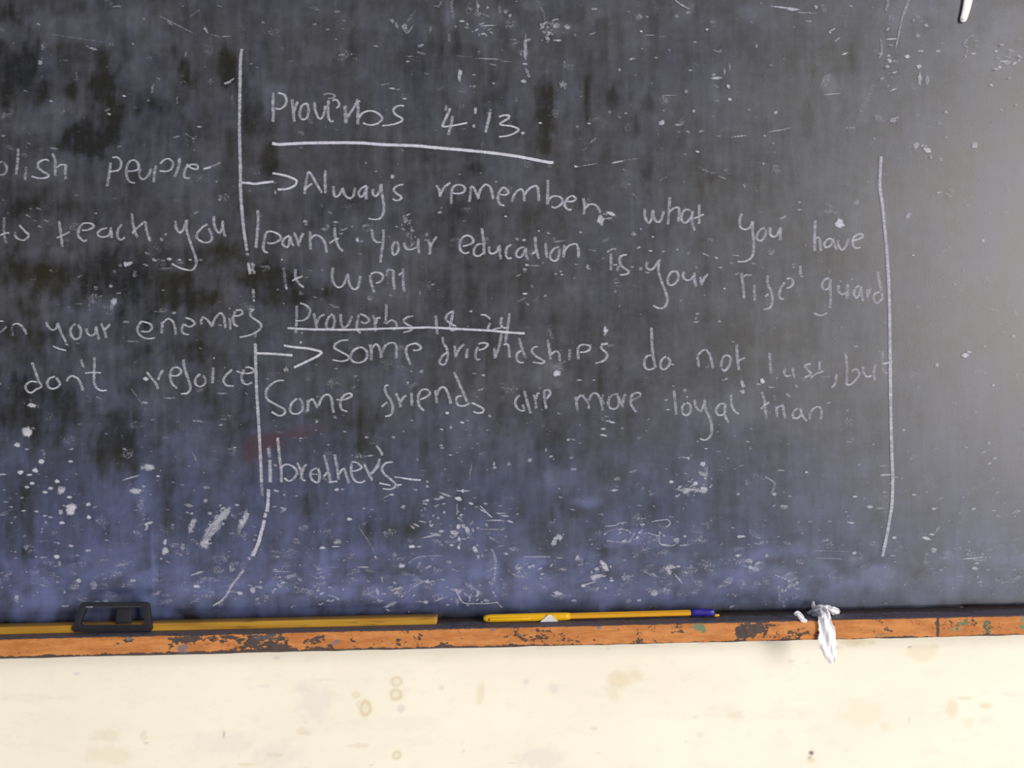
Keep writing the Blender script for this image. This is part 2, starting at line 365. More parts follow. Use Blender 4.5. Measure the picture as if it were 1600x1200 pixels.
def ledge_mesh():
    # profile going round the batten: back top -> front top (rounded) -> front bottom (rounded) -> back bottom
    r = 0.0011
    y0, y1 = WALL_Y - 0.0004, -LEDGE_D
    zt, zb = LEDGE_TOP, LEDGE_TOP - LEDGE_H
    prof = []
    for y in np.linspace(y0, y1 + r, 18): prof.append((y, zt))
    for a in np.linspace(0, math.pi / 2, 5)[1:]: prof.append((y1 + r - r * math.sin(a), zt - r + r * math.cos(a)))
    for z in np.linspace(zt - r, zb + r, 14)[1:]: prof.append((y1, z))
    for a in np.linspace(0, math.pi / 2, 4)[1:]: prof.append((y1 + r - r * math.cos(a), zb + r - r * math.sin(a)))
    prof.append((y0, zb))
    xs = np.concatenate([np.linspace(-0.72, -0.37, 40)[:-1], np.arange(-0.37, 0.37, 0.0008), np.linspace(0.37, 0.72, 40)])
    n, k = len(xs), len(prof)
    Y = np.array([p[0] for p in prof]); Zp = np.array([p[1] for p in prof])
    X = np.repeat(xs, k); Yv = np.tile(Y, n); Zv = np.tile(Zp, n)
    front = Yv < y1 + 0.0012
    chip = (fbm(X * 300, Zv * 300, 8, 3) - 0.5)
    Yv = Yv + np.where(front, chip * 0.0006, 0)
    Zv = Zv + np.where(Yv < 0, (vnoise(X * 90, X * 0 + 3, 4) - 0.5) * 0.0005 * (Zv < zt - 0.002), 0)
    co = np.stack([X, Yv, Zv], 1)
    i = np.arange(n * k).reshape(n, k)
    a = i[:-1, :].ravel(); bq = i[1:, :].ravel()
    nxt = np.roll(i, -1, axis=1)
    q = np.stack([i[:-1].ravel(), nxt[:-1].ravel(), nxt[1:].ravel(), i[1:].ravel()], 1)
    faces = q.tolist() + [i[0].tolist(), i[-1][::-1].tolist()]
    me = bpy.data.meshes.new('chalk_ledge')
    me.from_pydata(co.tolist(), [], faces)
    me.update()
    px, py = to_px(X, Zv, LEDGE_D)
    px = np.where(front, px, 800 + F * X / DIST)
    tt = np.clip((zt - Zv) / LEDGE_H, 0, 1)              # 0 top edge, 1 bottom edge
    base = 0.22 + 0.20 * (fbm(px / 60, tt * 2, 12, 3) - 0.5)
    top_loss = 0.02 + 0.09 * (fbm(px / 22, tt * 0, 15, 3) - 0.5)
    top_loss = np.clip(top_loss, 0.025, 1)
    base += 0.16 * (fbm(px / 13, tt * 2.5, 61, 3) - 0.5)
    wear = base + 0.7 * (1 - sstep(tt, top_loss * 0.5, top_loss * 1.6))
    bw = 0.83 + 0.12 * (fbm(px / 30, tt * 0, 18, 3) - 0.5) + 0.08 * sstep(px, 700, 1000)
    wear += 0.7 * sstep(tt, bw - 0.03, bw + 0.10)
    def patch(x, t, rx, rt, s):
        r_ = np.sqrt(((px - x) / rx) ** 2 + ((tt - t) / rt) ** 2)
        return s * (1 - sstep(r_, 0.4, 1.2))
    for p in [(270, .4, 10, .4, .4), (288, .25, 22, .3, .5), (330, .2, 50, .25, .35), (385, .4, 26, .6, .34), (425, .35, 36, .6, .40), (440, .8, 30, .3, .3), (500, .5, 30, .5, .24),
              (555, .5, 12, .3, .2), (625, .6, 16, .3, .3), (655, .5, 12, .5, .25), (695, .8, 14, .2, .3), (800, .5, 12, .5, .15), (830, .4, 40, .4, .2), (890, .6, 20, .3, .15), (1000, .5, 8, .5, .2), (1060, .3, 30, .3, .2),
              (1170, .45, 22, .6, .42), (1195, .3, 26, .35, .42), (1158, .6, 12, .5, .4), (1230, .7, 30, .3, .25), (1250, .6, 20, .3, .2), (1275, .8, 16, .3, .3), (1350, .5, 14, .3, .2), (1390, .6, 14, .25, .3), (1465, .5, 3, .9, .6),
              (1545, .5, 10, .6, .3), (1430, .3, 20, .2, .2), (1500, .4, 40, .4, .18), (205, .1, 20, .25, .3), (198, .25, 8, .2, .2)]:
        wear += patch(*p)
    for p in [(100, .4, 90, .5, -.12), (1330, .4, 40, .6, -.12), (1110, .4, 40, .5, -.1)]:
        wear += patch(*p)
    topface = (tt < 0.01).astype(float)
    wear = np.where(topface > 0, 0.95, wear)
    blue = np.zeros_like(px)
    for p in [(287, .7, 13, .3, .85), (524, .5, 10, .25, .7), (420, .2, 30, .2, .35), (590, .25, 8, .15, .4), (770, .1, 6, .08, .9), (935, .15, 6, .12, .9), (200, .12, 8, .12, .6)]:
        blue = np.maximum(blue, patch(*p))
    # chalk dust on the top; the lit front edge is painted in paler
    fy = (Yv - y1) / (y0 - y1)
    blue = np.maximum(blue, topface * (0.85 * (1 - sstep(fy, 0.28, 0.60)) * (0.5 + 0.8 * fbm(px / 30, fy * 3, 40, 3))))
    green = np.zeros_like(px)
    for p in [(1092, .22, 12, .25, 1.0), (1098, .40, 7, .2, .8), (1495, .65, 20, .3, .55), (1505, .3, 14, .2, .45), (1545, .5, 10, .6, .4), (1597, .4, 6, .5, .6), (1385, .85, 40, .15, .35)]:
        green = np.maximum(green, patch(*p))
    add_attr(me, 'wear', np.clip(wear, 0, 1), blue, green)
    for p in me.polygons: p.use_smooth = True
    me.set_sharp_from_angle(angle=math.radians(40))
    return me
lm = ledge_mesh()
ledge = link('chalk_ledge', lm, ledge_material())
props(ledge, 'long wooden chalk ledge with peeling orange paint under the chalkboard', 'ledge')

# ------------------------------------------------------------------ shape builders
def box(bm, x0, x1, y0, y1, z0, z1, bev=0.0, seg=2):
    r = bmesh.ops.create_cube(bm, size=1)
    for v in r['verts']:
        v.co = Vector((x0 if v.co.x < 0 else x1, y0 if v.co.y < 0 else y1, z0 if v.co.z < 0 else z1))
    if bev:
        es = list({e for v in r['verts'] for e in v.link_edges})
        bmesh.ops.bevel(bm, geom=es, offset=bev, segments=seg, profile=0.5, affect='EDGES')

def rod(bm, axis0, axis1, rings, nseg=24, squash=1.0, hexa=False):
    """lathe along axis0->axis1: rings of (t, radius), or (t, ry, rz)"""
    a, b = Vector(axis0), Vector(axis1)
    ax = (b - a).normalized()
    u = ax.cross(Vector((0, 0, 1))).normalized()
    w = u.cross(ax)
    loops = []
    for rg in rings:
        t, r1 = rg[0], rg[1]
        r2 = rg[2] if len(rg) > 2 else r1
        c = a + (b - a) * t
        loop = []
        for k in range(nseg):
            an = 2 * math.pi * (k + 0.5) / nseg
            loop.append(bm.verts.new(c + u * (math.cos(an) * r1) + w * (math.sin(an) * r2)))
        loops.append(loop)
    for l0, l1 in zip(loops, loops[1:]):
        for k in range(nseg):
            bm.faces.new((l0[k], l0[(k + 1) % nseg], l1[(k + 1) % nseg], l1[k]))
    bm.faces.new(loops[0][::-1]); bm.faces.new(loops[-1])

# ------------------------------------------------------------------ wooden stick on the ledge
def stick_material():
    m, nt, b = mat('varnished_yellow_wood')
    g = noise(nt, 1.0, (18, 260, 520), 5, 0.6)
    g2 = noise(nt, 1.0, (9, 40, 90), 4, 0.6, (2, 1, 5))
    c = mixc(nt, rng_map(nt, g, 0.3, 0.7), (0.48, 0.235, 0.022), (0.62, 0.345, 0.045))
    c = mixc(nt, mth(nt, 'MULTIPLY', rng_map(nt, g2, 0.5, 0.68), 0.6), c, (0.36, 0.18, 0.04))
    at = nd(nt, 'ShaderNodeAttribute', attribute_name='mark')
    sep = nd(nt, 'ShaderNodeSeparateColor'); nt.links.new(at.outputs['Color'], sep.inputs[0])
    c = mixc(nt, mth(nt, 'MULTIPLY', sep.outputs[0], rng_map(nt, noise(nt, 1.0, (60, 100, 1800), 4), 0.42, 0.55)), c, (0.07, 0.035, 0.012))
    nt.links.new(c, b.inputs['Base Color'])
    b.inputs['Roughness'].default_value = 0.4
    return m
SD = 0.0125                                   # front of the stick, metres in front of the board
pr = P(682, 969, SD)
s_z0 = LEDGE_TOP + 0.0001
s_h = 11.5 * (DIST - SD) / F
xl = -0.372
xs = np.concatenate([[xl], np.arange(xl + 0.001, pr.x - 0.0006, 0.001), [pr.x - 0.0005, pr.x]])
prof = []
for (y, z) in [(-SD + 0.0003, 0), (-SD + 0.00005, 0.0001)] + [(-SD, t) for t in np.linspace(0.0004, s_h - 0.0004, 9)] + [(-SD + 0.0001, s_h - 0.0001), (-SD + 0.0004, s_h), (-SD + 0.0085, s_h), (-SD + 0.009, s_h - 0.0005), (-SD + 0.009, 0)]:
    prof.append((y, z))
n, k = len(xs), len(prof)
X = np.repeat(xs, k); Yv = np.tile([p[0] for p in prof], n); Zv = np.tile([p[1] for p in prof], n)
endk = np.clip((X - (pr.x - 0.0006)) / 0.0006, 0, 1)
Zc = s_h / 2; Yc = -SD + 0.0045
Zv = np.where(endk > 0.5, Zc + (Zv - Zc) * 0.88, Zv); Yv = np.where(endk > 0.5, Yc + (Yv - Yc) * 0.93, Yv)
co = np.stack([X, Yv, Zv + s_z0], 1)
idx = np.arange(n * k).reshape(n, k); nx = np.roll(idx, -1, 1)
q = np.stack([idx[:-1].ravel(), nx[:-1].ravel(), nx[1:].ravel(), idx[1:].ravel()], 1)
me = bpy.data.meshes.new('wooden_stick')
me.from_pydata(co.tolist(), [], q.tolist() + [idx[0].tolist(), idx[-1][::-1].tolist()])
me.update()
sx, sy = to_px(X, Zv + s_z0, SD)
mk = np.maximum.reduce([np.exp(-((sx - x) / rx) ** 2 - ((Zv / s_h - t) / rt) ** 2) * s for (x, t, rx, rt, s) in
    [(585, .5, 16, .10, 1.2), (555, .5, 14, .07, .9), (600, .45, 20, .05, .8), (580, .82, 10, .1, .9), (578, .2, 10, .1, .9), (662, .85, 14, .12, .9), (380, .25, 14, .15, .6), (300, .9, 30, .1, .5), (475, .2, 10, .2, .5), (388, .9, 12, .1, .7)]])
add_attr(me, 'mark', np.clip(mk, 0, 1), mk * 0, mk * 0)
for p in me.polygons: p.use_smooth = True
me.set_sharp_from_angle(angle=math.radians(50))
st = link('wooden_stick', me, stick_material())
props(st, 'long thin yellow-brown wooden stick lying on the ledge, running behind the black frame', 'stick')

# ------------------------------------------------------------------ black frame leaning on the stick
def rrect(w0, w1, h, r, n=6):
    """rounded trapezoid outline: bottom width w0, top width w1, height h, centred on x, bottom at 0"""
    pts = []
    cs = [(w0 / 2 - r, r, -90), (w1 / 2 - r, h - r, 0), (-w1 / 2 + r, h - r, 90), (-w0 / 2 + r, r, 180)]
    for cx, cy, a0 in cs:
        for k in range(n):
            a = math.radians(a0 + 90 * k / (n - 1))
            pts.append((cx + r * math.cos(a), cy + r * math.sin(a)))
    return pts
def frame_bm(outer, inner, t):
    bm = bmesh.new()
    n = len(outer)
    lay = []
    for yy in (0.0, t):
        lay.append([[bm.verts.new((x, yy, z)) for x, z in o] for o in (outer, inner)])
    for k in range(n):
        j = (k + 1) % n
        for L in lay: bm.faces.new((L[0][k], L[0][j], L[1][j], L[1][k]))
        bm.faces.new((lay[0][0][k], lay[0][0][j], lay[1][0][j], lay[1][0][k]))
        bm.faces.new((lay[0][1][k], lay[0][1][j], lay[1][1][j], lay[1][1][k]))
    bmesh.ops.recalc_face_normals(bm, faces=bm.faces)
    es = [e for e in bm.edges if len(e.link_faces) == 2 and e.calc_face_angle(0) > 1.0]
    bmesh.ops.bevel(bm, geom=es, offset=0.0004, segments=2, profile=0.5, affect='EDGES')
    return bm
black = plain('black_plastic', (0.018, 0.018, 0.024), 0.38, 0.5, 0.2)
FD = 0.0150
c0 = P(174, 985.5, FD + 0.0005)
c0.z = LEDGE_TOP + 0.0009
sc = (DIST - FD) / F
fr = empty('plastic_frame', (c0.x, c0.y, c0.z))
props(fr, 'small black hollow rectangular plastic frame leaning on the wooden stick at left', 'frame')
outer = rrect(125 * sc, 110 * sc, 45.5 * sc, 7 * sc)
inner = [(x, z) for x, z in rrect(101 * sc, 90 * sc, 26 * sc, 4 * sc)]
inner = [(x, z + 11 * sc) for x, z in inner]
fb = frame_bm(outer, inner, 0.0028)
cb = bmesh.new(); box(cb, 2 * sc, 26 * sc, 0.0026, 0.0042, 9 * sc, 41 * sc, 0.0004)
tilt = Matrix.Rotation(math.radians(-14), 4, 'X') @ Matrix.Rotation(math.radians(0.9), 4, 'Y')
for nm, bmx in (('rim', fb), ('centre_bar', cb)):
    bmesh.ops.transform(bmx, matrix=Matrix.Translation(c0) @ tilt, verts=bmx.verts)
    o = bm_obj(nm, bmx, black, fr)
    o.data.set_sharp_from_angle(angle=math.radians(35))
lp = bmesh.new()   # pale moulded fleck on the rim's inner top edge
box(lp, -44 * sc, -33 * sc, -0.0002, 0.0012, 37.4 * sc, 39 * sc, 0.0002, 1)
bmesh.ops.transform(lp, matrix=Matrix.Translation(c0) @ tilt, verts=lp.verts)
o = bm_obj('chalk_fleck', lp, plain('chalk_fleck', (0.30, 0.31, 0.40), 0.9, 0.1), fr)
o['label'] = 'pale chalk fleck on the upper left corner of the rim'

# ------------------------------------------------------------------ yellow pen
PD = 0.0125
yel = plain('bright_yellow_plastic', (0.95, 0.53, 0.012), 0.32, 0.5, 0.05)
yel2 = plain('orange_yellow_barrel', (0.86, 0.42, 0.02), 0.35, 0.5, 0.07)
bluep = plain('blue_plastic', (0.030, 0.020, 0.30), 0.4, 0.5, 0.25, 900)
scp = (DIST - PD) / F
a = P(755, 969, PD); bq = P(1123, 960.8, PD)
def pen_pt(px, py): return P(px, py, PD)
rc = 6.3 * scp
zc = LEDGE_TOP + rc + 0.0001
p0 = Vector((a.x, -PD + 0.002, zc)); p1 = Vector((bq.x, -PD + 0.002, zc + 0.0006))
L = (p1 - p0).length
pen = empty('ballpoint_pen', p0 + Vector((0, 0, -rc)))
props(pen, 'yellow capped pen with a blue end lying on the ledge, right of the wooden stick', 'pen')
fx = lambda px: (px - 755.0) / (1123.0 - 755.0)
bm = bmesh.new()
rod(bm, p0, p1, [(fx(880), rc * .60), (fx(884), rc * .78), (fx(1082), rc * .76), (fx(1084), rc * .72)], 6)
barrel = bm_obj('barrel', bm, yel2, pen, False)
bm = bmesh.new()
rod(bm, p0, p1, [(0, rc * .35), (fx(756.2), rc * .62), (fx(760), rc * .86), (fx(766), rc * .98), (fx(800), rc), (fx(870), rc), (fx(884), rc * .96), (fx(891), rc * .80)], 28)
cap = bm_obj('cap', bm, yel, pen); cap['label'] = 'bright yellow pen cap'
bm = bmesh.new()   # pocket clip along the cap
box(bm, p0.x + 0.004, P(828, 969, PD).x, p0.y - rc - 0.0011, p0.y - rc + 0.0004, zc - 0.0008, zc + 0.0009, 0.0004)
clip = bm_obj('clip', bm, yel, cap)
bm = bmesh.new()   # chewed blue end plug, ragged
rod(bm, p0, p1, [(fx(1080), rc * .78), (fx(1082), rc * .92), (fx(1087), rc * .90), (fx(1092), rc * 1.02), (fx(1098), rc * .94), (fx(1104), rc * 1.06), (fx(1110), rc * .98), (fx(1115), rc * 1.02), (fx(1117.5), rc * .78)], 22)
for v in bm.verts:
    k = math.sin(v.co.x * 2900 + v.co.z * 1700) * 0.00035
    v.co.z += k; v.co.y += math.sin(v.co.x * 2100 + v.co.z * 2500) * 0.0003
plug = bm_obj('end_plug', bm, bluep, pen); plug['label'] = 'chewed blue end plug'
bm = bmesh.new()
tz = zc - rc * .55
rod(bm, Vector((P(1116, 964, PD).x, p0.y, tz)), Vector((P(1125.5, 964, PD).x, p0.y, tz)), [(0, rc * .42), (0.5, rc * .36), (0.85, rc * .28), (1, rc * .12)], 12)
bm_obj('tip', bm, yel2, pen)
# little white triangular paper scrap stuck to the cap
bm = bmesh.new()
tri = [P(844, 973.6, PD + 0.005), P(873, 973.0, PD + 0.005), P(861, 963.0, PD + 0.005), P(857, 963.4, PD + 0.005)]
vs = []
for dy in (0.0, 0.0004):
    row = []
    for p in tri:
        hi = p.z > tri[0].z + 0.002
        row.append(bm.verts.new((p.x, p0.y - rc - 0.0006 + dy, zc + rc * (0.86 if hi else -0.86))))
    vs.append(row)
bm.faces.new(vs[0]); bm.faces.new(vs[1][::-1])
for k in range(4): bm.faces.new((vs[0][k], vs[0][(k + 1) % 4], vs[1][(k + 1) % 4], vs[1][k]))
sk = bm_obj('white_sticker', bm, plain('white_paper', (0.80, 0.76, 0.76), 0.7, 0.2, 0.04), cap, False)
sk['label'] = 'white triangular scrap on the cap'

# ------------------------------------------------------------------ torn white tissue
tissue_m, nt, b = mat('white_tissue')
nt.links.new(mixc(nt, noise(nt, 500), (0.80, 0.79, 0.86), (0.90, 0.89, 0.93)), b.inputs['Base Color'])
b.inputs['Roughness'].default_value = 0.9; b.inputs['Specular IOR Level'].default_value = 0.1
bump = nd(nt, 'ShaderNodeBump'); bump.inputs['Strength'].default_value = 0.6; bump.inputs['Distance'].default_value = 0.0008
nt.links.new(noise(nt, 420, (1, 1, 0.5), 4), bump.inputs['Height']); nt.links.new(bump.outputs[0], b.inputs['Normal'])

def crumple(bm, path, seed, nu=26, nv=11, pleat=0.0012, curl=0.5):
    """crumpled strip: path of (px, py, depth, half width in px, twist)"""
    r = random.Random(seed)
    ph = [r.uniform(0, 6.28) for _ in range(4)]
    pts = np.array(path, float)
    t = np.linspace(0, len(pts) - 1, nu)
    col = [np.interp(t, np.arange(len(pts)), pts[:, k]) for k in range(pts.shape[1])]
    for c in (0, 1, 2, 3):
        s = col[c].copy(); s[1:-1] = 0.25 * col[c][:-2] + 0.5 * col[c][1:-1] + 0.25 * col[c][2:]; col[c] = s
    rows = []
    for i in range(nu):
        x, y, dp, hw, tw = [c[i] for c in col]
        dx = col[0][min(i + 1, nu - 1)] - col[0][max(i - 1, 0)]; dy = col[1][min(i + 1, nu - 1)] - col[1][max(i - 1, 0)]
        l = math.hypot(dx, dy) or 1
        nxp, nyp = -dy / l, dx / l
        row = []
        for j in range(nv):
            v = -1 + 2 * j / (nv - 1)
            edge = 1 + abs(v) * (0.30 * (vnoise(np.float64(i * .55 + (50 if v > 0 else 0)), np.float64(seed * 7.7), 3) - .5) + 0.14 * (vnoise(np.float64(i * 1.3 + (90 if v > 0 else 0)), np.float64(seed * 3.1), 5) - .5))
            off = v * hw * edge
            dep = dp + pleat * (math.sin(v * 5.5 + ph[2] + i * 0.21) + 0.5 * math.sin(v * 11 + ph[3] - i * 0.35)) + tw * v - curl * abs(v) * hw * 0.0002
            p = P(x + nxp * off, y + nyp * off, max(dep, 0.0006))
            row.append(bm.verts.new(p))
        rows.append(row)
    for i in range(nu - 1):
        for j in range(nv - 1):
            bm.faces.new((rows[i][j], rows[i][j + 1], rows[i + 1][j + 1], rows[i + 1][j]))

def tissue(name, strips, label):
    bm = bmesh.new()
    for k, (path, kw) in enumerate(strips): crumple(bm, path, 7 + k, **kw)
    o = bm_obj(name, bm, tissue_m)
    s = o.modifiers.new('thickness', 'SOLIDIFY'); s.thickness = 0.0004; s.offset = 0
    ss = o.modifiers.new('smooth', 'SUBSURF'); ss.levels = 1; ss.render_levels = 1
    props(o, label, 'tissue')
    return o
E = LEDGE_D + 0.0016
tissue('torn_tissue', [
    ([(1273, 955, .012, 5, 0), (1282, 950, .017, 8, 0.001), (1288, 960, .0225, 10, .0006), (1289, 972, E + .001, 11, .0004), (1291.5, 985, E + .001, 13, -.0004), (1293, 1000, E + .0015, 14, 0), (1294, 1012, E + .001, 12.5, .0004), (1297, 1024, E - .003, 9.5, .0008), (1301, 1036, E - .007, 5, 0)], dict(nu=44, nv=13, pleat=.0011)),
    ([(1270.5, 939, .004, 1.6, 0), (1271, 946, .008, 3.0, 0), (1274, 953, .012, 5.5, 0), (1279, 960, .016, 6, 0)], dict(nu=16, nv=7, pleat=.0007)),
    ([(1259, 960, .004, 2.5, 0), (1266, 959, .010, 5, .001), (1274, 956, .015, 7.5, .001), (1284, 953, .018, 6, 0)], dict(nu=20, nv=9, pleat=.0009)),
    ([(1286, 951, .016, 4, 0), (1293, 948, .012, 3.5, 0), (1299, 953, .014, 6, 0), (1306, 956, .012, 7, 0), (1311, 959, .010, 4, 0)], dict(nu=20, nv=9, pleat=.0010)),
], 'torn white tissue draped over the ledge edge, its long tail hanging down the wall')
tissue('tissue_scrap', [
    ([(1241, 960, .021, 2, 0), (1246, 957, .0222, 4, .0004), (1251, 963, .0235, 4.6, 0), (1255, 969, .0242, 4, 0), (1261, 971, .0242, 2, 0)], dict(nu=22, nv=9, pleat=.0006)),
], 'small white tissue scrap on the ledge edge, just left of the hanging tissue')

# ------------------------------------------------------------------ white strip hanging at the top right
strip = []
bm = bmesh.new()
cl = [(1522, -505, 7.4), (1519, -280, 7.4), (1516.5, -90, 7.4), (1515, -40, 7.2), (1513.4, -8, 6.9), (1512, 2, 6.7), (1509.6, 14, 6.2), (1507.2, 23, 5.8), (1505.8, 28, 5.6), (1505.2, 31.8, 4.4), (1504.9, 34.2, 1.9)]
rows = []
for (x, y, hw) in cl:
    row = []
    for v in np.linspace(-1, 1, 7):
        row.append(bm.verts.new(P(x + v * hw, y - 0.12 * v * hw, 0.0011 + 0.0008 * (1 - v * v))))
    rows.append(row)
for r0, r1 in zip(rows, rows[1:]):
    for j in range(6): bm.faces.new((r0[j], r0[j + 1], r1[j + 1], r1[j]))
sw = bm_obj('white_strip', bm, plain('white_vinyl', (0.93, 0.91, 0.91), 0.45, 0.4, 0.03))
s = sw.modifiers.new('thickness', 'SOLIDIFY'); s.thickness = 0.0009; s.offset = 0
props(sw, 'narrow bright white strip with rounded tip hanging at the chalkboard top right', 'strip')
bm = bmesh.new()
bmesh.ops.create_circle(bm, cap_ends=True, radius=1.5 * scp, segments=16, matrix=Matrix.Translation(P(1504.8, 29.8, 0.00255)) @ Matrix.Rotation(math.radians(90), 4, 'X'))
hr = bmesh.ops.extrude_face_region(bm, geom=list(bm.faces))
bmesh.ops.translate(bm, verts=[v for v in hr['geom'] if isinstance(v, bmesh.types.BMVert)], vec=(0, -0.0001, 0))
hl = bm_obj('eyelet', bm, plain('grey_eyelet', (0.45, 0.42, 0.44), 0.6, 0.3), sw, False)
hl['label'] = 'small grey eyelet near the tip'
# ------------------------------------------------------------------ chalk writing, traced stroke by stroke on the board face
def chalk_material():
    m, nt, b = mat('chalk')
    at = nd(nt, 'ShaderNodeAttribute', attribute_name='chalk')
    g1 = noise(nt, 1.0, (900, 1, 1500), 3, 0.6)
    g2 = noise(nt, 1.0, (150, 1, 420), 3, 0.6, (4, 0, 1))
    g = mth(nt, 'ADD', mth(nt, 'MULTIPLY', g1, 1.1), mth(nt, 'MULTIPLY', g2, 0.7))
    cov = rng_map(nt, mth(nt, 'ADD', at.outputs['Fac'], g), 1.02, 1.78, 0, 1, False)
    al = mth(nt, 'MULTIPLY', mth(nt, 'MULTIPLY', cov, rng_map(nt, at.outputs['Fac'], 0.0, 0.18)), 0.97)
    nt.links.new(al, b.inputs['Alpha'])
    nt.links.new(mixc(nt, g2, (0.50, 0.505, 0.61), (0.60, 0.60, 0.70)), b.inputs['Base Color'])
    b.inputs['Roughness'].default_value = 0.95
    b.inputs['Specular IOR Level'].default_value = 0.1
    return m
CHALK = chalk_material()
lift = [0.00012]

class Chalk:
    def __init__(self): self.co = []; self.f = []; self.a = []
    def ribbon(self, pts, w=6.0, a=0.6, flat=True, seed=0):
        """pts in photo pixels; the stroke is broad and pale when drawn downwards, narrow and bright when drawn sideways"""
        pts = [np.array(p, float) for p in pts]
        if len(pts) == 1: return self.blob(pts[0][0], pts[0][1], w * .6, w * .5, 0, a)
        q = []
        for i in range(len(pts) - 1):
            p0 = pts[max(i - 1, 0)]; p1 = pts[i]; p2 = pts[i + 1]; p3 = pts[min(i + 2, len(pts) - 1)]
            n = max(2, int(np.linalg.norm(p2 - p1) / 1.8))
            for k in range(n):
                t = k / n
                q.append(0.5 * (2 * p1 + (p2 - p0) * t + (2 * p0 - 5 * p1 + 4 * p2 - p3) * t * t + (3 * p1 - p0 - 3 * p2 + p3) * t ** 3))
        q.append(pts[-1]); q = np.array(q)
        n = len(q)
        tg = np.gradient(q, axis=0)
        l = np.linalg.norm(tg, axis=1) + 1e-9
        tg = tg / l[:, None]
        vert = np.abs(tg[:, 1])
        wd = w * (0.46 + 0.54 * vert ** 1.3) if flat else np.full(n, w)
        al = a * (1.26 - 0.50 * vert ** 1.5) if flat else np.full(n, a)
        jit = np.array([random.uniform(-1, 1) for _ in range(n)])
        wd = np.convolve(np.pad(wd, 2, 'edge'), np.ones(5) / 5, 'valid') * (1 + 0.07 * jit)
        al = np.convolve(np.pad(al, 2, 'edge'), np.ones(5) / 5, 'valid') * (1 + 0.10 * np.convolve(np.pad(jit, 1, 'edge'), np.ones(3) / 3, 'valid'))
        k0 = len(self.co)
        us = (-1.15, -0.72, 0.0, 0.72, 1.15); ua = (0, .92, 1, .92, 0)
        for i in range(n):
            nx, ny = -tg[i, 1], tg[i, 0]
            end = 0.55 if i in (0, n - 1) else 1.0
            for u, e in zip(us, ua):
                p = P(q[i, 0] + nx * u * wd[i] / 2, q[i, 1] + ny * u * wd[i] / 2, lift[0] + i * 6e-8)
                self.co.append(p); self.a.append(al[i] * e * end)
        for i in range(n - 1):
            for j in range(4):
                b = k0 + i * 5 + j
                self.f.append((b, b + 1, b + 6, b + 5))
        lift[0] += 8e-7
    def blob(self, x, y, rx, ry, ang=0, a=0.7, n=14):
        k0 = len(self.co)
        ca, sa = math.cos(math.radians(ang)), math.sin(math.radians(ang))
        self.co.append(P(x, y, lift[0])); self.a.append(a)
        rr = [random.uniform(0.75, 1.2) for _ in range(n)]
        for ring, (s, e) in enumerate(((0.65, 0.9), (1.15, 0.0))):
            for k in range(n):
                t = 2 * math.pi * k / n
                r = rr[k] * s
                dx, dy = math.cos(t) * rx * r, math.sin(t) * ry * r
                self.co.append(P(x + dx * ca - dy * sa, y + dx * sa + dy * ca, lift[0])); self.a.append(a * e)
        for k in range(n):
            j = (k + 1) % n
            self.f.append((k0, k0 + 1 + k, k0 + 1 + j))
            self.f.append((k0 + 1 + k, k0 + 1 + n + k, k0 + 1 + n + j, k0 + 1 + j))
        lift[0] += 4e-7
    def build(self, name, label=None, kind=None):
        me = bpy.data.meshes.new(name)
        me.from_pydata([tuple(c) for c in self.co], [], self.f)
        at = me.attributes.new('chalk', 'FLOAT', 'POINT')
        at.data.foreach_set('value', np.array(self.a, np.float32))
        me.update()
        o = link(name, me, CHALK, chalkboard)
        return props(o, label, kind=kind)

ZONE = {}
def strokes(c, zone, text, w=6.0, a=0.6):
    """strokes separated by '|' in the local scale of one part of the board; '*k' after a stroke scales its strength, '~k' its width"""
    x0, y0, s = zone
    for st in text.split('|'):
        tok = st.split()
        aa, ww, pts = a, w, []
        for t in tok:
            if t[0] == '*': aa = a * float(t[1:])
            elif t[0] == '~': ww = w * float(t[1:])
            else:
                u, v = t.split(',')
                pts.append((x0 + float(u) / s, y0 + float(v) / s))
        if pts: c.ribbon(pts, ww, aa)

A = (400, 120, 5.333); B = (650, 120, 5.333); C = (370, 250, 5.333); D = (660, 250, 5.333); EE = (980, 290, 5.333); FF = (1200, 220, 4.0)
G = (370, 330, 5.333); HH = (920, 370, 5.333); I = (1180, 400, 6.667); J = (370, 460, 5.333); K = (650, 460, 5.161); LL = (970, 510, 5.333)
M = (1180, 540, 6.667); N = (380, 570, 5.333); O = (580, 570, 5.333); PP = (790, 570, 5.333); Q = (1020, 570, 5.333); R = (370, 660, 5.333)
S = (0, 230, 8.0); T = (150, 230, 8.0); U = (0, 320, 6.667); V = (190, 320, 8.0); X = (0, 480, 8.0); Y = (200, 470, 7.2727); FULL = (0, 0, 1.0)

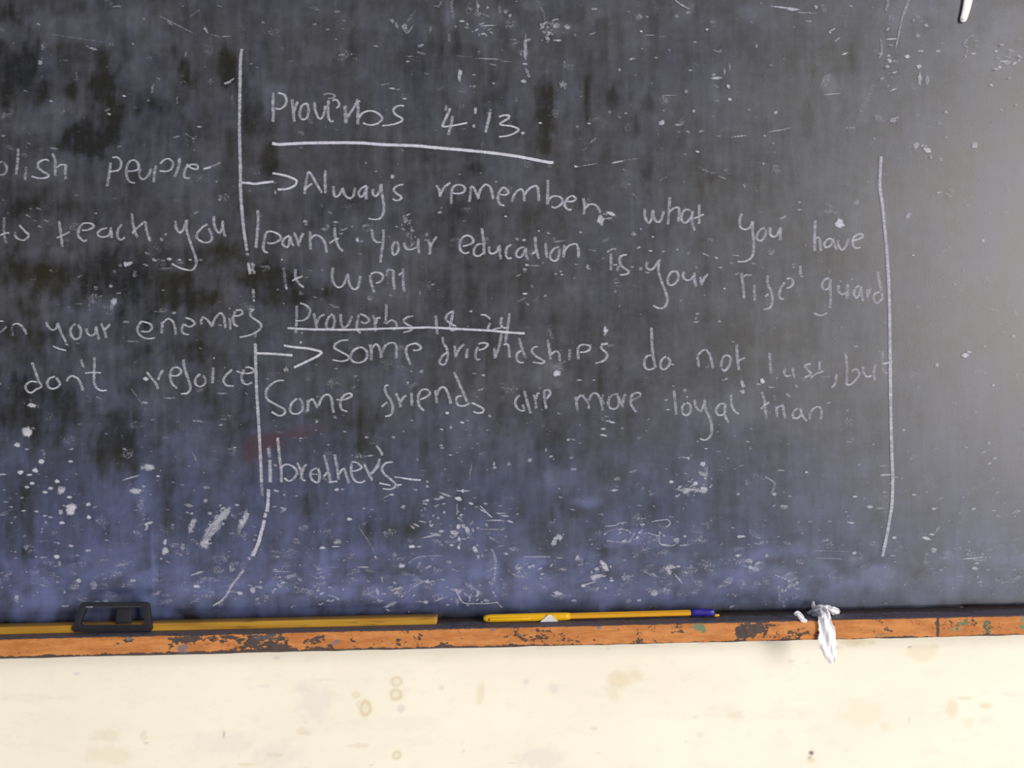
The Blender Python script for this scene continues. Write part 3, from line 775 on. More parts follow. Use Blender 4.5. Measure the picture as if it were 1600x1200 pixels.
WORDS = [
 ('Proverbs', 'top heading', [(A, '145,130 140,250 145,310 140,378|180,133 235,150 255,200 235,245 195,268 155,262|300,185 308,260 320,375|318,290 335,235 350,205|440,240 420,222 385,240 365,290 370,340 395,355 425,340 438,290 435,245 425,228|488,210 495,280 520,340 540,350 565,310 580,240|605,195 600,270 605,340 625,372 650,365|635,200 665,190 690,215 690,245 665,260|560,150 600,140 640,145 660,165 630,180 600,178 *.55|740,240 745,300 750,390 ~1.2|760,340 800,280 840,215 870,200|840,185 850,260 848,400 ~1.1|855,350 880,310 930,285 990,290 1040,325 1050,355 1010,390 950,402 890,385|1235,242 1195,240 1155,258 1145,285 1165,315 1215,345 1215,368 1150,395 1050,408')], .68),
 ('4:13', 'top heading', [(B, '255,235 245,290 *.7|285,262 255,330 225,395 230,415 300,408 370,395 430,382|305,325 295,390 268,485|497,255 492,310|485,395 480,425|618,265 620,288 *.6|620,290 600,380 578,465|690,335 725,322 770,322 775,340 740,365 700,390 720,402 800,412 855,438 830,465 770,490 690,500|888,455 893,480 *.8')], .74),
 ('Always', 'first verse', [(C, '565,285 575,200 595,105 620,120 660,190 710,275|560,245 600,215 630,195|738,85 735,150 738,278|805,215 808,270 820,305 855,290 880,235|880,230 900,290 935,318 970,300 985,230|1085,212 1040,235 1015,275 1025,305 1055,295 1085,220|1085,215 1078,280 1078,330|1135,240 1135,285 1160,300 1190,260 1200,205|1203,198 1210,280 1225,380 1222,440 1195,485 1150,495 1095,488|1390,205 1345,212 1308,240 1320,270 1370,305 1365,325 1330,338 1295,322|1295,130 1297,148')], .66),
 ('remember', 'first verse', [(D, '115,210 140,250 150,310|150,290 180,230 235,187|240,365 240,310 250,240 280,210 330,210 355,235 345,265 300,280 250,275|390,350 400,280 405,218|405,218 430,235 455,290 470,325|465,310 485,245 525,205 560,220 580,270 588,330|640,285 690,290 718,270 690,235 665,235 635,280 630,330 650,370 685,378|745,350 765,290 800,250 830,245 845,280 850,345|850,290 890,240 945,215 965,250 970,345|1045,165 1045,260 1040,370|1045,345 1080,305 1140,305 1170,340 1150,375 1105,398 1075,388|1200,345 1250,345 1280,325 1255,300 1220,310 1190,350 1190,390 1220,415 1245,410|1340,315 1350,380 1345,455|1350,410 1390,370 1435,372 1465,400 1485,440')], .66),
 ('what', 'first verse', [(EE, '150,190 145,250 175,310 200,285 215,200|215,200 225,270 255,305 285,280 305,210|355,95 348,200 340,325|348,222 385,190 430,185 430,240 428,305|530,210 490,200 455,240 455,290 485,310 530,270 545,210|545,210 540,300 565,375|600,155 600,230 600,320|555,275 600,255 640,238')], .6),
 ('you', 'first verse', [(EE, '955,230 940,280 940,340 980,365 1020,350 1045,300|1045,295 1045,380 1055,480 1050,560 1030,605 980,632 920,632|1150,355 1120,360 1090,395 1080,440 1110,460 1140,435 1155,390 1152,362|1195,345 1190,400 1215,425 1250,410 1275,350|1280,345 1275,455|1270,280 1325,255 *.7')], .62),
 ('have', 'first verse', [(FF, '295,495 292,590 292,690|295,612 320,605 325,640 330,690|400,612 375,615 350,645 360,665 390,655 405,618|405,610 415,650 432,685|435,620 440,655 465,682 490,650 505,610|520,625 565,615 595,595 575,582 540,600 530,640 545,670 580,665')], .62),
 ('learnt', 'second line', [(C, '172,415 178,500 170,600 160,735|172,420 205,475 *.5 ~.6|258,595 240,620 225,690 220,735 235,765 262,772|245,600 290,595 350,620 368,650 340,680 290,695 250,690'), (G, '440,200 395,230 380,265 400,295 430,290 445,205|445,210 460,270 478,290|475,175 500,230 520,295|520,262 540,210 558,182|610,165 612,240 615,320|615,230 650,200 700,215 735,270 750,350|815,130 820,210 845,290 885,335|770,268 815,240 850,225|1010,215 1000,240 1018,252')], .64),
 ('your', 'second line', [(G, '1125,150 1135,220 1165,258 1205,255|1222,150 1220,250 1205,350 1198,430|1320,250 1295,300 1305,360 1335,350 1350,290 1330,250|1390,260 1410,310 1450,320 1500,300|1515,225 1510,290 1525,355|1455,120 1455,200 1460,280 *.5|1390,290 1440,300 1480,250 *.5'), (D, '45,660 65,720 60,790|65,722 90,680 120,635')], .62),
 ('education', 'second line', [(D, '335,720 390,705 425,680 410,645 375,628 330,650 310,710 325,760 360,778 390,765|495,565 510,680 515,790|500,700 460,705 430,745 435,790 470,800 510,775|555,720 560,770 590,780 625,755 640,710|640,705 645,770 655,830|740,705 705,730 695,790 715,820 745,815|850,725 805,740 780,780 795,810 830,800 860,740|860,730 865,790 880,835|940,640 945,720 970,825|910,785 940,765 955,745|1025,690 1030,760 1040,815|1140,725 1095,740 1065,790 1075,830 1110,840 1135,805 1140,738|1185,705 1180,760 1175,815|1180,762 1220,715 1280,700 1300,750 1300,815')], .64),
 ('is', 'second line', [(HH, '183,140 185,210 183,280|320,148 270,160 255,200 280,250 335,290 310,312 255,318|240,290 242,255 270,245 *.7|150,130 190,105 230,100 *.6|60,215 110,180 140,185 *.35|200,235 240,232 *.8')], .62),
 ('your', 'line ending in guard', [(HH, '490,205 480,250 510,275 545,255 585,195|590,185 580,280 610,380 640,460 655,530 630,585 585,595 535,572|720,285 680,300 655,360 670,400 710,395 745,350 740,300 720,283|795,290 785,330 815,362 855,350 885,300|880,295 880,360 895,415|930,330 935,370 945,405|945,382 965,340 995,310|470,290 490,300 510,290 *.6')], .62),
 ('life', 'line ending in guard', [(HH, '1270,300 1285,400 1295,515|1215,312 1260,305 *.6|1290,335 1310,318 1360,322 *.8|1380,400 1380,470 1385,535|1490,320 1490,390 1520,460 1530,530 1510,590 1455,605|1465,500 1500,475'), (I, '310,275 270,330 250,400 265,445 300,445|325,240 375,235 395,280 370,320 325,335|385,118 410,116 *.7|470,100 470,200|468,207 510,215 *.6')], .58),
 ('guard', 'line ending in guard', [(I, '770,230 720,250 695,310 720,350 765,330 780,255|785,240 780,340 785,430 775,545|755,590 680,620 610,595|770,140 770,200 *.4|888,255 892,270|865,305 870,370 910,400 950,380|960,290 960,370 955,450|1000,238 1010,245|1085,305 1040,340 1030,400 1050,435 1085,400 1100,315|1100,310 1110,400 1125,470|1165,345 1170,440|1170,430 1180,380 1205,330|1275,160 1290,260 1315,370|1300,375 1250,390 1230,440 1260,490 1300,470 1325,430 1318,380')], .55),
 ('it', 'short third line', [(G, '390,470 400,560 408,620 *.6|408,620 413,640 425,648|370,400 382,407 ~.9 *1.3|490,480 490,550 520,605 560,635|460,580 500,560 550,540')], .62),
 ('well', 'short third line', [(G, '800,470 795,560 815,610 850,635 890,610 925,520|925,520 940,610 975,650 1010,630 1030,540|1110,530 1120,600 1145,680|1115,525 1160,508 1210,525 1215,560 1190,590 1155,598|1305,490 1305,570 1315,655|1385,475 1385,570 1395,675|1245,545 1260,490 1310,495 *.7|1345,535 1380,510')], .62),
 ('Proverbs', 'second heading', [(J, '500,90 498,200 492,325|525,72 575,90 610,130 595,185 555,215 490,220|640,155 655,220 670,300|665,240 690,190 735,165|800,160 765,190 745,250 760,285 800,280 815,220 800,165|865,160 870,240 890,285|890,285 930,250 960,180|1020,165 1005,220 1000,290 1035,325|1025,160 1070,180 1105,215 1070,240 1030,225|1130,170 1150,220 1155,310|1155,250 1170,200 1200,195|1245,80 1245,160 1240,245|1240,245 1290,215 1325,235 1330,280 1300,290|1470,180 1420,190 1390,220 1420,250 1460,270 1450,300 1380,318')], .56),
 ('18:24', 'second heading', [(K, '160,170 165,250 172,325|300,135 255,160 240,200 280,235 325,260|302,130 285,210 275,280 300,290 325,280|430,140 455,132|415,250 418,265 *.8|520,165 560,168 600,200|600,230 580,275 610,290 650,275 690,270|690,180 685,245 710,270 750,265|755,150 740,260 720,395')], .6),
 ('Some', 'first line of the second verse', [(J, '930,380 870,385 820,415 815,445 860,475 925,510 930,540 870,558 795,543|1020,440 970,470 950,520 970,560 1030,568 1080,535 1085,480 1050,445 1020,440|1110,415 1120,480 1120,550|1125,450 1160,415 1190,450 1205,530|1210,490 1240,425 1290,402 1325,420 1330,480 1330,535|1500,405 1430,425 1410,470 1425,530 1450,590|1490,405 1535,440 1510,465 1465,465')], .64),
 ('friendships', 'first line of the second verse', [(K, '215,340 220,390 250,440 255,500 235,560 205,565 190,540 215,495 260,460|310,410 315,460 320,515|320,500 350,440 390,400|415,435 405,515|500,420 480,480 490,525 520,520|500,400 550,390 580,405 550,435 505,450|630,430 640,515|640,500 670,420 690,300|700,405 740,405 750,450 755,510|830,350 850,420 880,505|850,450 815,480 815,530 840,550 870,545|985,420 945,430 935,460 970,500 1035,540 1010,555 940,545|1060,365 1075,440 1085,525|1085,490 1120,460 1150,470 1160,540|1070,270 1100,360 *.45|1240,440 1235,530|1195,535 1198,548 *.8|1305,430 1305,480 1310,525|1305,430 1340,405 1400,415 1400,445 1360,465 1320,465|1515,265 1530,275 ~1.6 *1.1|1525,310 1520,335|1490,405 1550,395 ~1.5|1490,410 1500,440 1540,480 1530,520 1490,545 1445,555')], .6),
 ('do', 'first line of the second verse', [(LL, '255,10 258,120 268,240 290,345|255,240 215,250 195,300 205,345 240,360 285,345|380,250 340,280 330,330 350,358 390,340 410,290 390,255|400,312 445,318')], .6),
 ('not', 'first line of the second verse', [(LL, '640,250 650,340|640,245 680,200 715,200 745,250 768,350|880,235 845,270 835,340|880,235 915,265 900,330 865,370 840,350|965,150 970,250 985,365|965,300 1000,275 1038,262')], .6),
 ('last,', 'first line of the second verse', [(M, '150,70 155,180 165,295|320,235 300,280 325,318 375,310|390,225 395,280 415,340|580,188 515,212 560,265 580,300 510,332|670,155 670,260|670,260 660,370 *.4|575,335 640,290 715,265|845,295 840,350 825,410 790,440|680,330 790,318 *.4|220,335 235,345 ~1.3')], .54),
 ('but', 'first line of the second verse', [(M, '930,70 950,140 955,300 950,410|950,410 1000,400 1060,340 1085,290 1050,245 1000,270|1120,215 1125,280 1165,325 1215,310|1250,190 1235,280 1245,365|1330,50 1325,180 1340,270 1385,290 *.7|1330,190 1435,165 *1.2')], .54),
 ('Some', 'last full line', [(N, '340,130 280,135 220,175 190,225 200,285 270,330 340,370 345,405 300,425 235,390|450,280 405,320 390,375 410,405 460,405 495,370 490,310 465,280|540,290 538,395|545,310 575,285 600,320 620,360|625,345 660,270 705,248 735,280 745,360 755,400|755,425 768,445 *.8|775,290 840,290 905,260 890,238 840,255 810,310 820,370 870,390')], .64),
 ('friends', 'last full line', [(O, '145,170 115,180 125,240 165,300 180,360 165,415 115,430|85,350 135,310|205,235 230,290 245,355|245,312 270,270 295,255|335,230 340,345|300,148 310,156|405,290 455,270 490,235 460,205 415,215 390,270 400,340 440,382|535,210 540,260 548,320|545,260 570,200 610,188 640,240 665,325|690,60 740,170 800,310|760,260 720,265 708,300 730,340 780,340 820,315|835,315 900,345 935,370 930,395 890,402 850,390')], .62),
 ('are', 'last full line', [(O, '1240,250 1205,290 1205,340 1240,380 1285,380|1275,215 1300,310 1330,410|1260,330 1275,370|1355,250 1370,300 1375,365|1370,292 1385,240 1405,240|1440,220 1445,290 1460,370|1435,215 1480,210 1490,240 1455,290')], .58),
 ('more', 'last full line', [(PP, '580,265 590,320 600,380|590,300 625,255 660,280 690,330 690,370|690,302 715,250 745,235 775,260 800,330 810,385|870,265 900,248 930,246 *.8|870,260 855,320 880,365 925,360 945,310 940,262|1040,300 1085,280 1130,256 *.7|925,235 950,300 980,355|975,330 985,270 1000,242|1040,290 1050,340 1090,395|1040,290 1060,245 1110,232 1130,255|815,245 800,290 825,320 *.6|810,330 830,320 *.6')], .54),
 ('loyal', 'last full line', [(Q, '160,172 180,180 *.8|175,205 185,300 195,415|270,320 245,350 250,405 285,420 315,385 310,330 278,316|278,265 292,270|345,290 360,350 395,385 420,350 430,295|432,290 440,370 480,460 490,560 465,610 430,627 390,615|600,320 550,335 525,385 550,420 595,405 605,330|605,320 600,420 635,485|650,245 655,330 680,385 720,410')], .57),
 ('than', 'last full line', [(Q, '905,225 930,300 935,370 950,450|900,370 935,335 970,312|1010,250 1015,300 *.5|1030,345 1035,440|1030,362 1080,340 1090,390 1105,455|1210,360 1170,395 1170,440 1215,440 1235,400 1225,362|1230,370 1250,430 1285,470|1305,455 1310,400|1310,400 1345,360 1390,352 1405,390 1400,455')], .55),
 ("brother's", 'bottom line', [(R, "340,125 355,280 370,400 372,500|365,380 410,350 465,365 500,410 480,460 435,488 395,462|500,335 530,390 545,480|540,440 560,370 585,350|545,480 575,485|670,380 625,400 615,450 640,490 680,495 690,430 675,382|620,430 680,435 *.6|725,270 750,350 770,440 780,500|720,455 760,410|815,265 835,370 850,480|850,430 890,385 910,430 935,510|765,500 840,490|955,330 1000,335 1040,375 1000,400 955,405|955,340 955,430 990,490 1040,500 1070,480|1060,345 1095,420 1130,485|1115,430 1155,390 1185,340 ~1.2|1160,190 1195,235 1215,275|1190,300 1180,345|1300,330 1240,340 1210,385 1230,430 1290,480 1325,520 1290,555 1215,553|1185,505 1280,525|1310,520 1375,520|1310,453 1360,460 *.9|1360,460 1430,472|1430,472 1535,482 ~1.4|1575,492 1600,498 ~1.5 *.8|1570,530 1600,535 ~1.5 *.7")], .64),
 ('olish', 'top line at the left edge', [(S, '45,185 85,250 70,320 20,345 -30,330 -60,260 -20,195 40,182 *.75|228,10 225,120|225,125 215,230 200,345|330,245 318,340 315,420 *.75|615,170 560,155 485,190 475,250 540,305 610,350 575,380 480,388 390,360|655,75 690,170 690,250 690,365|700,260 760,220 830,220|825,220 815,310 825,400')], .62),
 ('people', 'top line at the left edge', [(T, '185,190 170,300 140,490|200,130 260,125 310,170 310,240 270,290 165,305|395,300 470,295 530,270 525,200 470,160 410,190 380,270 385,360 420,430 490,448|560,265 540,330 560,390 610,395 660,340 690,265 *.8|750,230 730,330 720,440|800,210 850,160 910,145 960,190 950,260 890,300 790,295|1045,130 1030,250 980,375|1130,210 1200,265 1270,270 1265,225 1200,215 1140,240 1105,310 1110,380 1180,385|1340,275 1440,245 ~1.2|1440,245 1560,190 *.5')], .62),
 ('to', 'second line at the left edge', [(U, '45,130 40,230 50,340 70,405 *.75|-20,325 60,295 100,295|200,210 270,285 310,310|155,280 165,335 235,370 285,345 300,315 *.9')], .6),
 ('teach', 'second line at the left edge', [(U, '615,165 630,270 650,440|590,345 660,315 730,280|850,265 920,260 980,220 930,190 860,200 820,260 820,330 880,380 905,355|1120,240 1050,260 1015,305 1060,335 1130,320 1155,262|1150,235 1160,290 1165,350|1270,200 1230,260 1225,330 1260,365 1300,335|1375,85 1385,190 1410,290 1435,340|1375,300 1440,230 1515,170|1520,175 1525,260 1565,380')], .6),
 ('you', 'second line at the left edge', [(V, '670,200 680,280 720,345 770,310 810,195|815,180 815,320 870,500 925,660 930,750 880,815 780,805 700,775 625,735|1075,240 1000,290 940,370 950,425 1030,470 1110,455 1130,390 1085,290|1155,140 1155,230 1180,310 1225,350 1255,290 1260,195|1265,195 1270,300 1295,400')], .63),
 ('en', 'third line at the left edge', [(X, '-40,190 0,175 45,175|-60,300 0,310 60,270 80,230 *.7|150,240 160,365 *.55|150,225 210,205 265,230 310,290 335,340')], .58),
 ('your', 'third line at the left edge', [(X, '580,175 600,240 660,285 710,250 720,195|720,190 760,310 830,440|810,460 860,470 *.8|660,485 740,520 830,540|945,205 890,260 890,350 940,400 1000,370 1010,280 970,215|940,450 1000,455 *.5|1080,265 1095,330 1150,355 1190,320 1200,240|1200,230 1215,320 1240,405|1260,200 1305,290 1330,390|1310,280 1380,210')], .6),
 ('enemies', 'third line at the left edge', [(Y, '145,345 230,350 270,310 250,260 150,232|150,235 110,300 120,370 180,420 250,430 310,420|385,240 390,300 380,370|390,260 450,205 500,225 530,290 545,385|640,270 700,295 760,260 720,215 650,190|640,260 610,320 630,370 695,385|830,210 835,270|835,230 850,185 900,215 940,270 950,300|955,290 990,200 1045,140 1085,170 1100,250 1110,310|1155,190 1165,330|1145,80 1165,90|1200,170 1260,170 1305,135 1280,105 1220,110|1215,120 1195,200 1210,270 1255,290|1380,95 1440,95|1430,95 1390,130 1400,180 1480,235 1515,280 1490,330 1400,385 1265,415')], .6),
 ("don't", 'fourth line at the left edge', [(X, '400,690 440,800 490,930|460,935 380,930 320,985 340,1045 390,1068 450,1030 520,990 480,925|690,865 620,890 590,950 620,1010 690,1015 750,960 700,878|830,930 860,880 900,855|900,855 970,890 1010,960 1040,1045|1010,650 1045,760|1180,620 1180,760 1175,930 1210,1010 1270,1042 1340,1035|1060,825 1160,815 1265,820|-30,930 15,965 *.7')], .64),
 ('rejoice', 'fourth line at the left edge', [(Y, '210,805 270,880 330,960 340,1005|340,900 360,850 400,785|490,850 560,850 605,800 560,755 500,775 480,850 500,940 560,995|630,665 640,750 670,850 700,940 710,1000 670,1050 600,1055|820,830 770,880 765,940 810,975 870,950 880,890 850,848|970,755 965,850 960,940|970,648 985,656|1185,780 1110,850 1085,910 1120,960 1205,968|1230,800 1320,825 1410,815 1430,785 1380,755 1330,760|1320,780 1290,860 1310,930 1360,950 1410,925')], .62),
]
for word, where, segs, a in WORDS:
    c = Chalk()
    for zone, text in segs: strokes(c, zone, text, 5.1, a * .90)
    c.build('chalk_word', 'white chalk handwriting of the word %s in the %s' % (word, where))

def line(name, label, text, w=5.6, a=.55, zone=FULL, flat=False):
    c = Chalk()
    x0, y0, s = zone
    for st in text.split('|'):
        tok = st.split(); aa, ww, pts = a, w, []
        for t in tok:
            if t[0] == '*': aa = a * float(t[1:])
            elif t[0] == '~': ww = w * float(t[1:])
            else:
                u, v = t.split(','); pts.append((x0 + float(u) / s, y0 + float(v) / s))
        c.ribbon(pts, ww, aa, flat)
    return c.build(name, label)
line('chalk_underline', 'bright chalk underline below the top heading', '425,223.7 437.5,225.6 475,223.7 531,223 569,223.7 600,226 650,227.8 678,230.5 725,234.5 762,238.2 800,243 828,248 856,253.5 865,253.8', 5.0, .92)
line('chalk_underline', 'chalk underline running through the second heading', '449,512.5 482,514.4 520,515 557,515 614,513 670,511.5', 3.6, .80)
line('chalk_underline', 'right half of the chalk underline through the second heading', '668,511.5 708,513.5 766,516.6 790,519 820,521', 3.8, .84)
line('chalk_arrow', 'chalk arrow before the word Always', '38,188 100,192 150,198 230,188 310,180|295,110 360,120 430,138 490,165 498,185 480,215 420,240 340,247|320,180 325,200 *.5|318,250 325,290 *.4', 4.0, .82, C)
line('chalk_arrow', 'chalk arrow before the word Some under the second heading', '155,490 300,495 465,508|390,425 480,440 600,452 710,478 |712,478 680,510 580,560 475,610', 4.0, .80, J)
line('chalk_divider', 'long chalk line dividing the two columns of writing', '378.5,76 376,90 375,130 374.4,170 374,200|374,200 375.5,260 376,300 380,350 384,380 386,392|385.5,395 388,400 *.7|388,410 391,429|393,424 397,412 *.7|395.6,451 396.2,466 *.6|395,469 398.5,470 ~.8 *1.3|399,520 398.5,528 *.7|399,536 399.6,570 401,610 404.4,664|404.4,664 407,716 408.5,754|408.5,754 410,775 *.5', 5.4, .58)
line('chalk_divider', 'lower curved end of the left dividing chalk line', '419.5,699 421,715 *.6|421.5,718 422.5,754 *.8|419.8,764 418.5,788 417,800|415.5,801 413.5,809|413,812 411,822 407,836 404,848 398,862 395,869|391,871 388,874', 6.0, .70)
line('chalk_divider', 'chalk line bounding the writing at the right', '1377,244 1375.2,270 1375,295 1378.7,320 1383.7,370 1387.5,420 1390,482|1390,482 1391,575 1392.5,675 1395,745|1395,745 1393.7,787 1390,812 1384,845 1378.7,870', 5.4, .60)

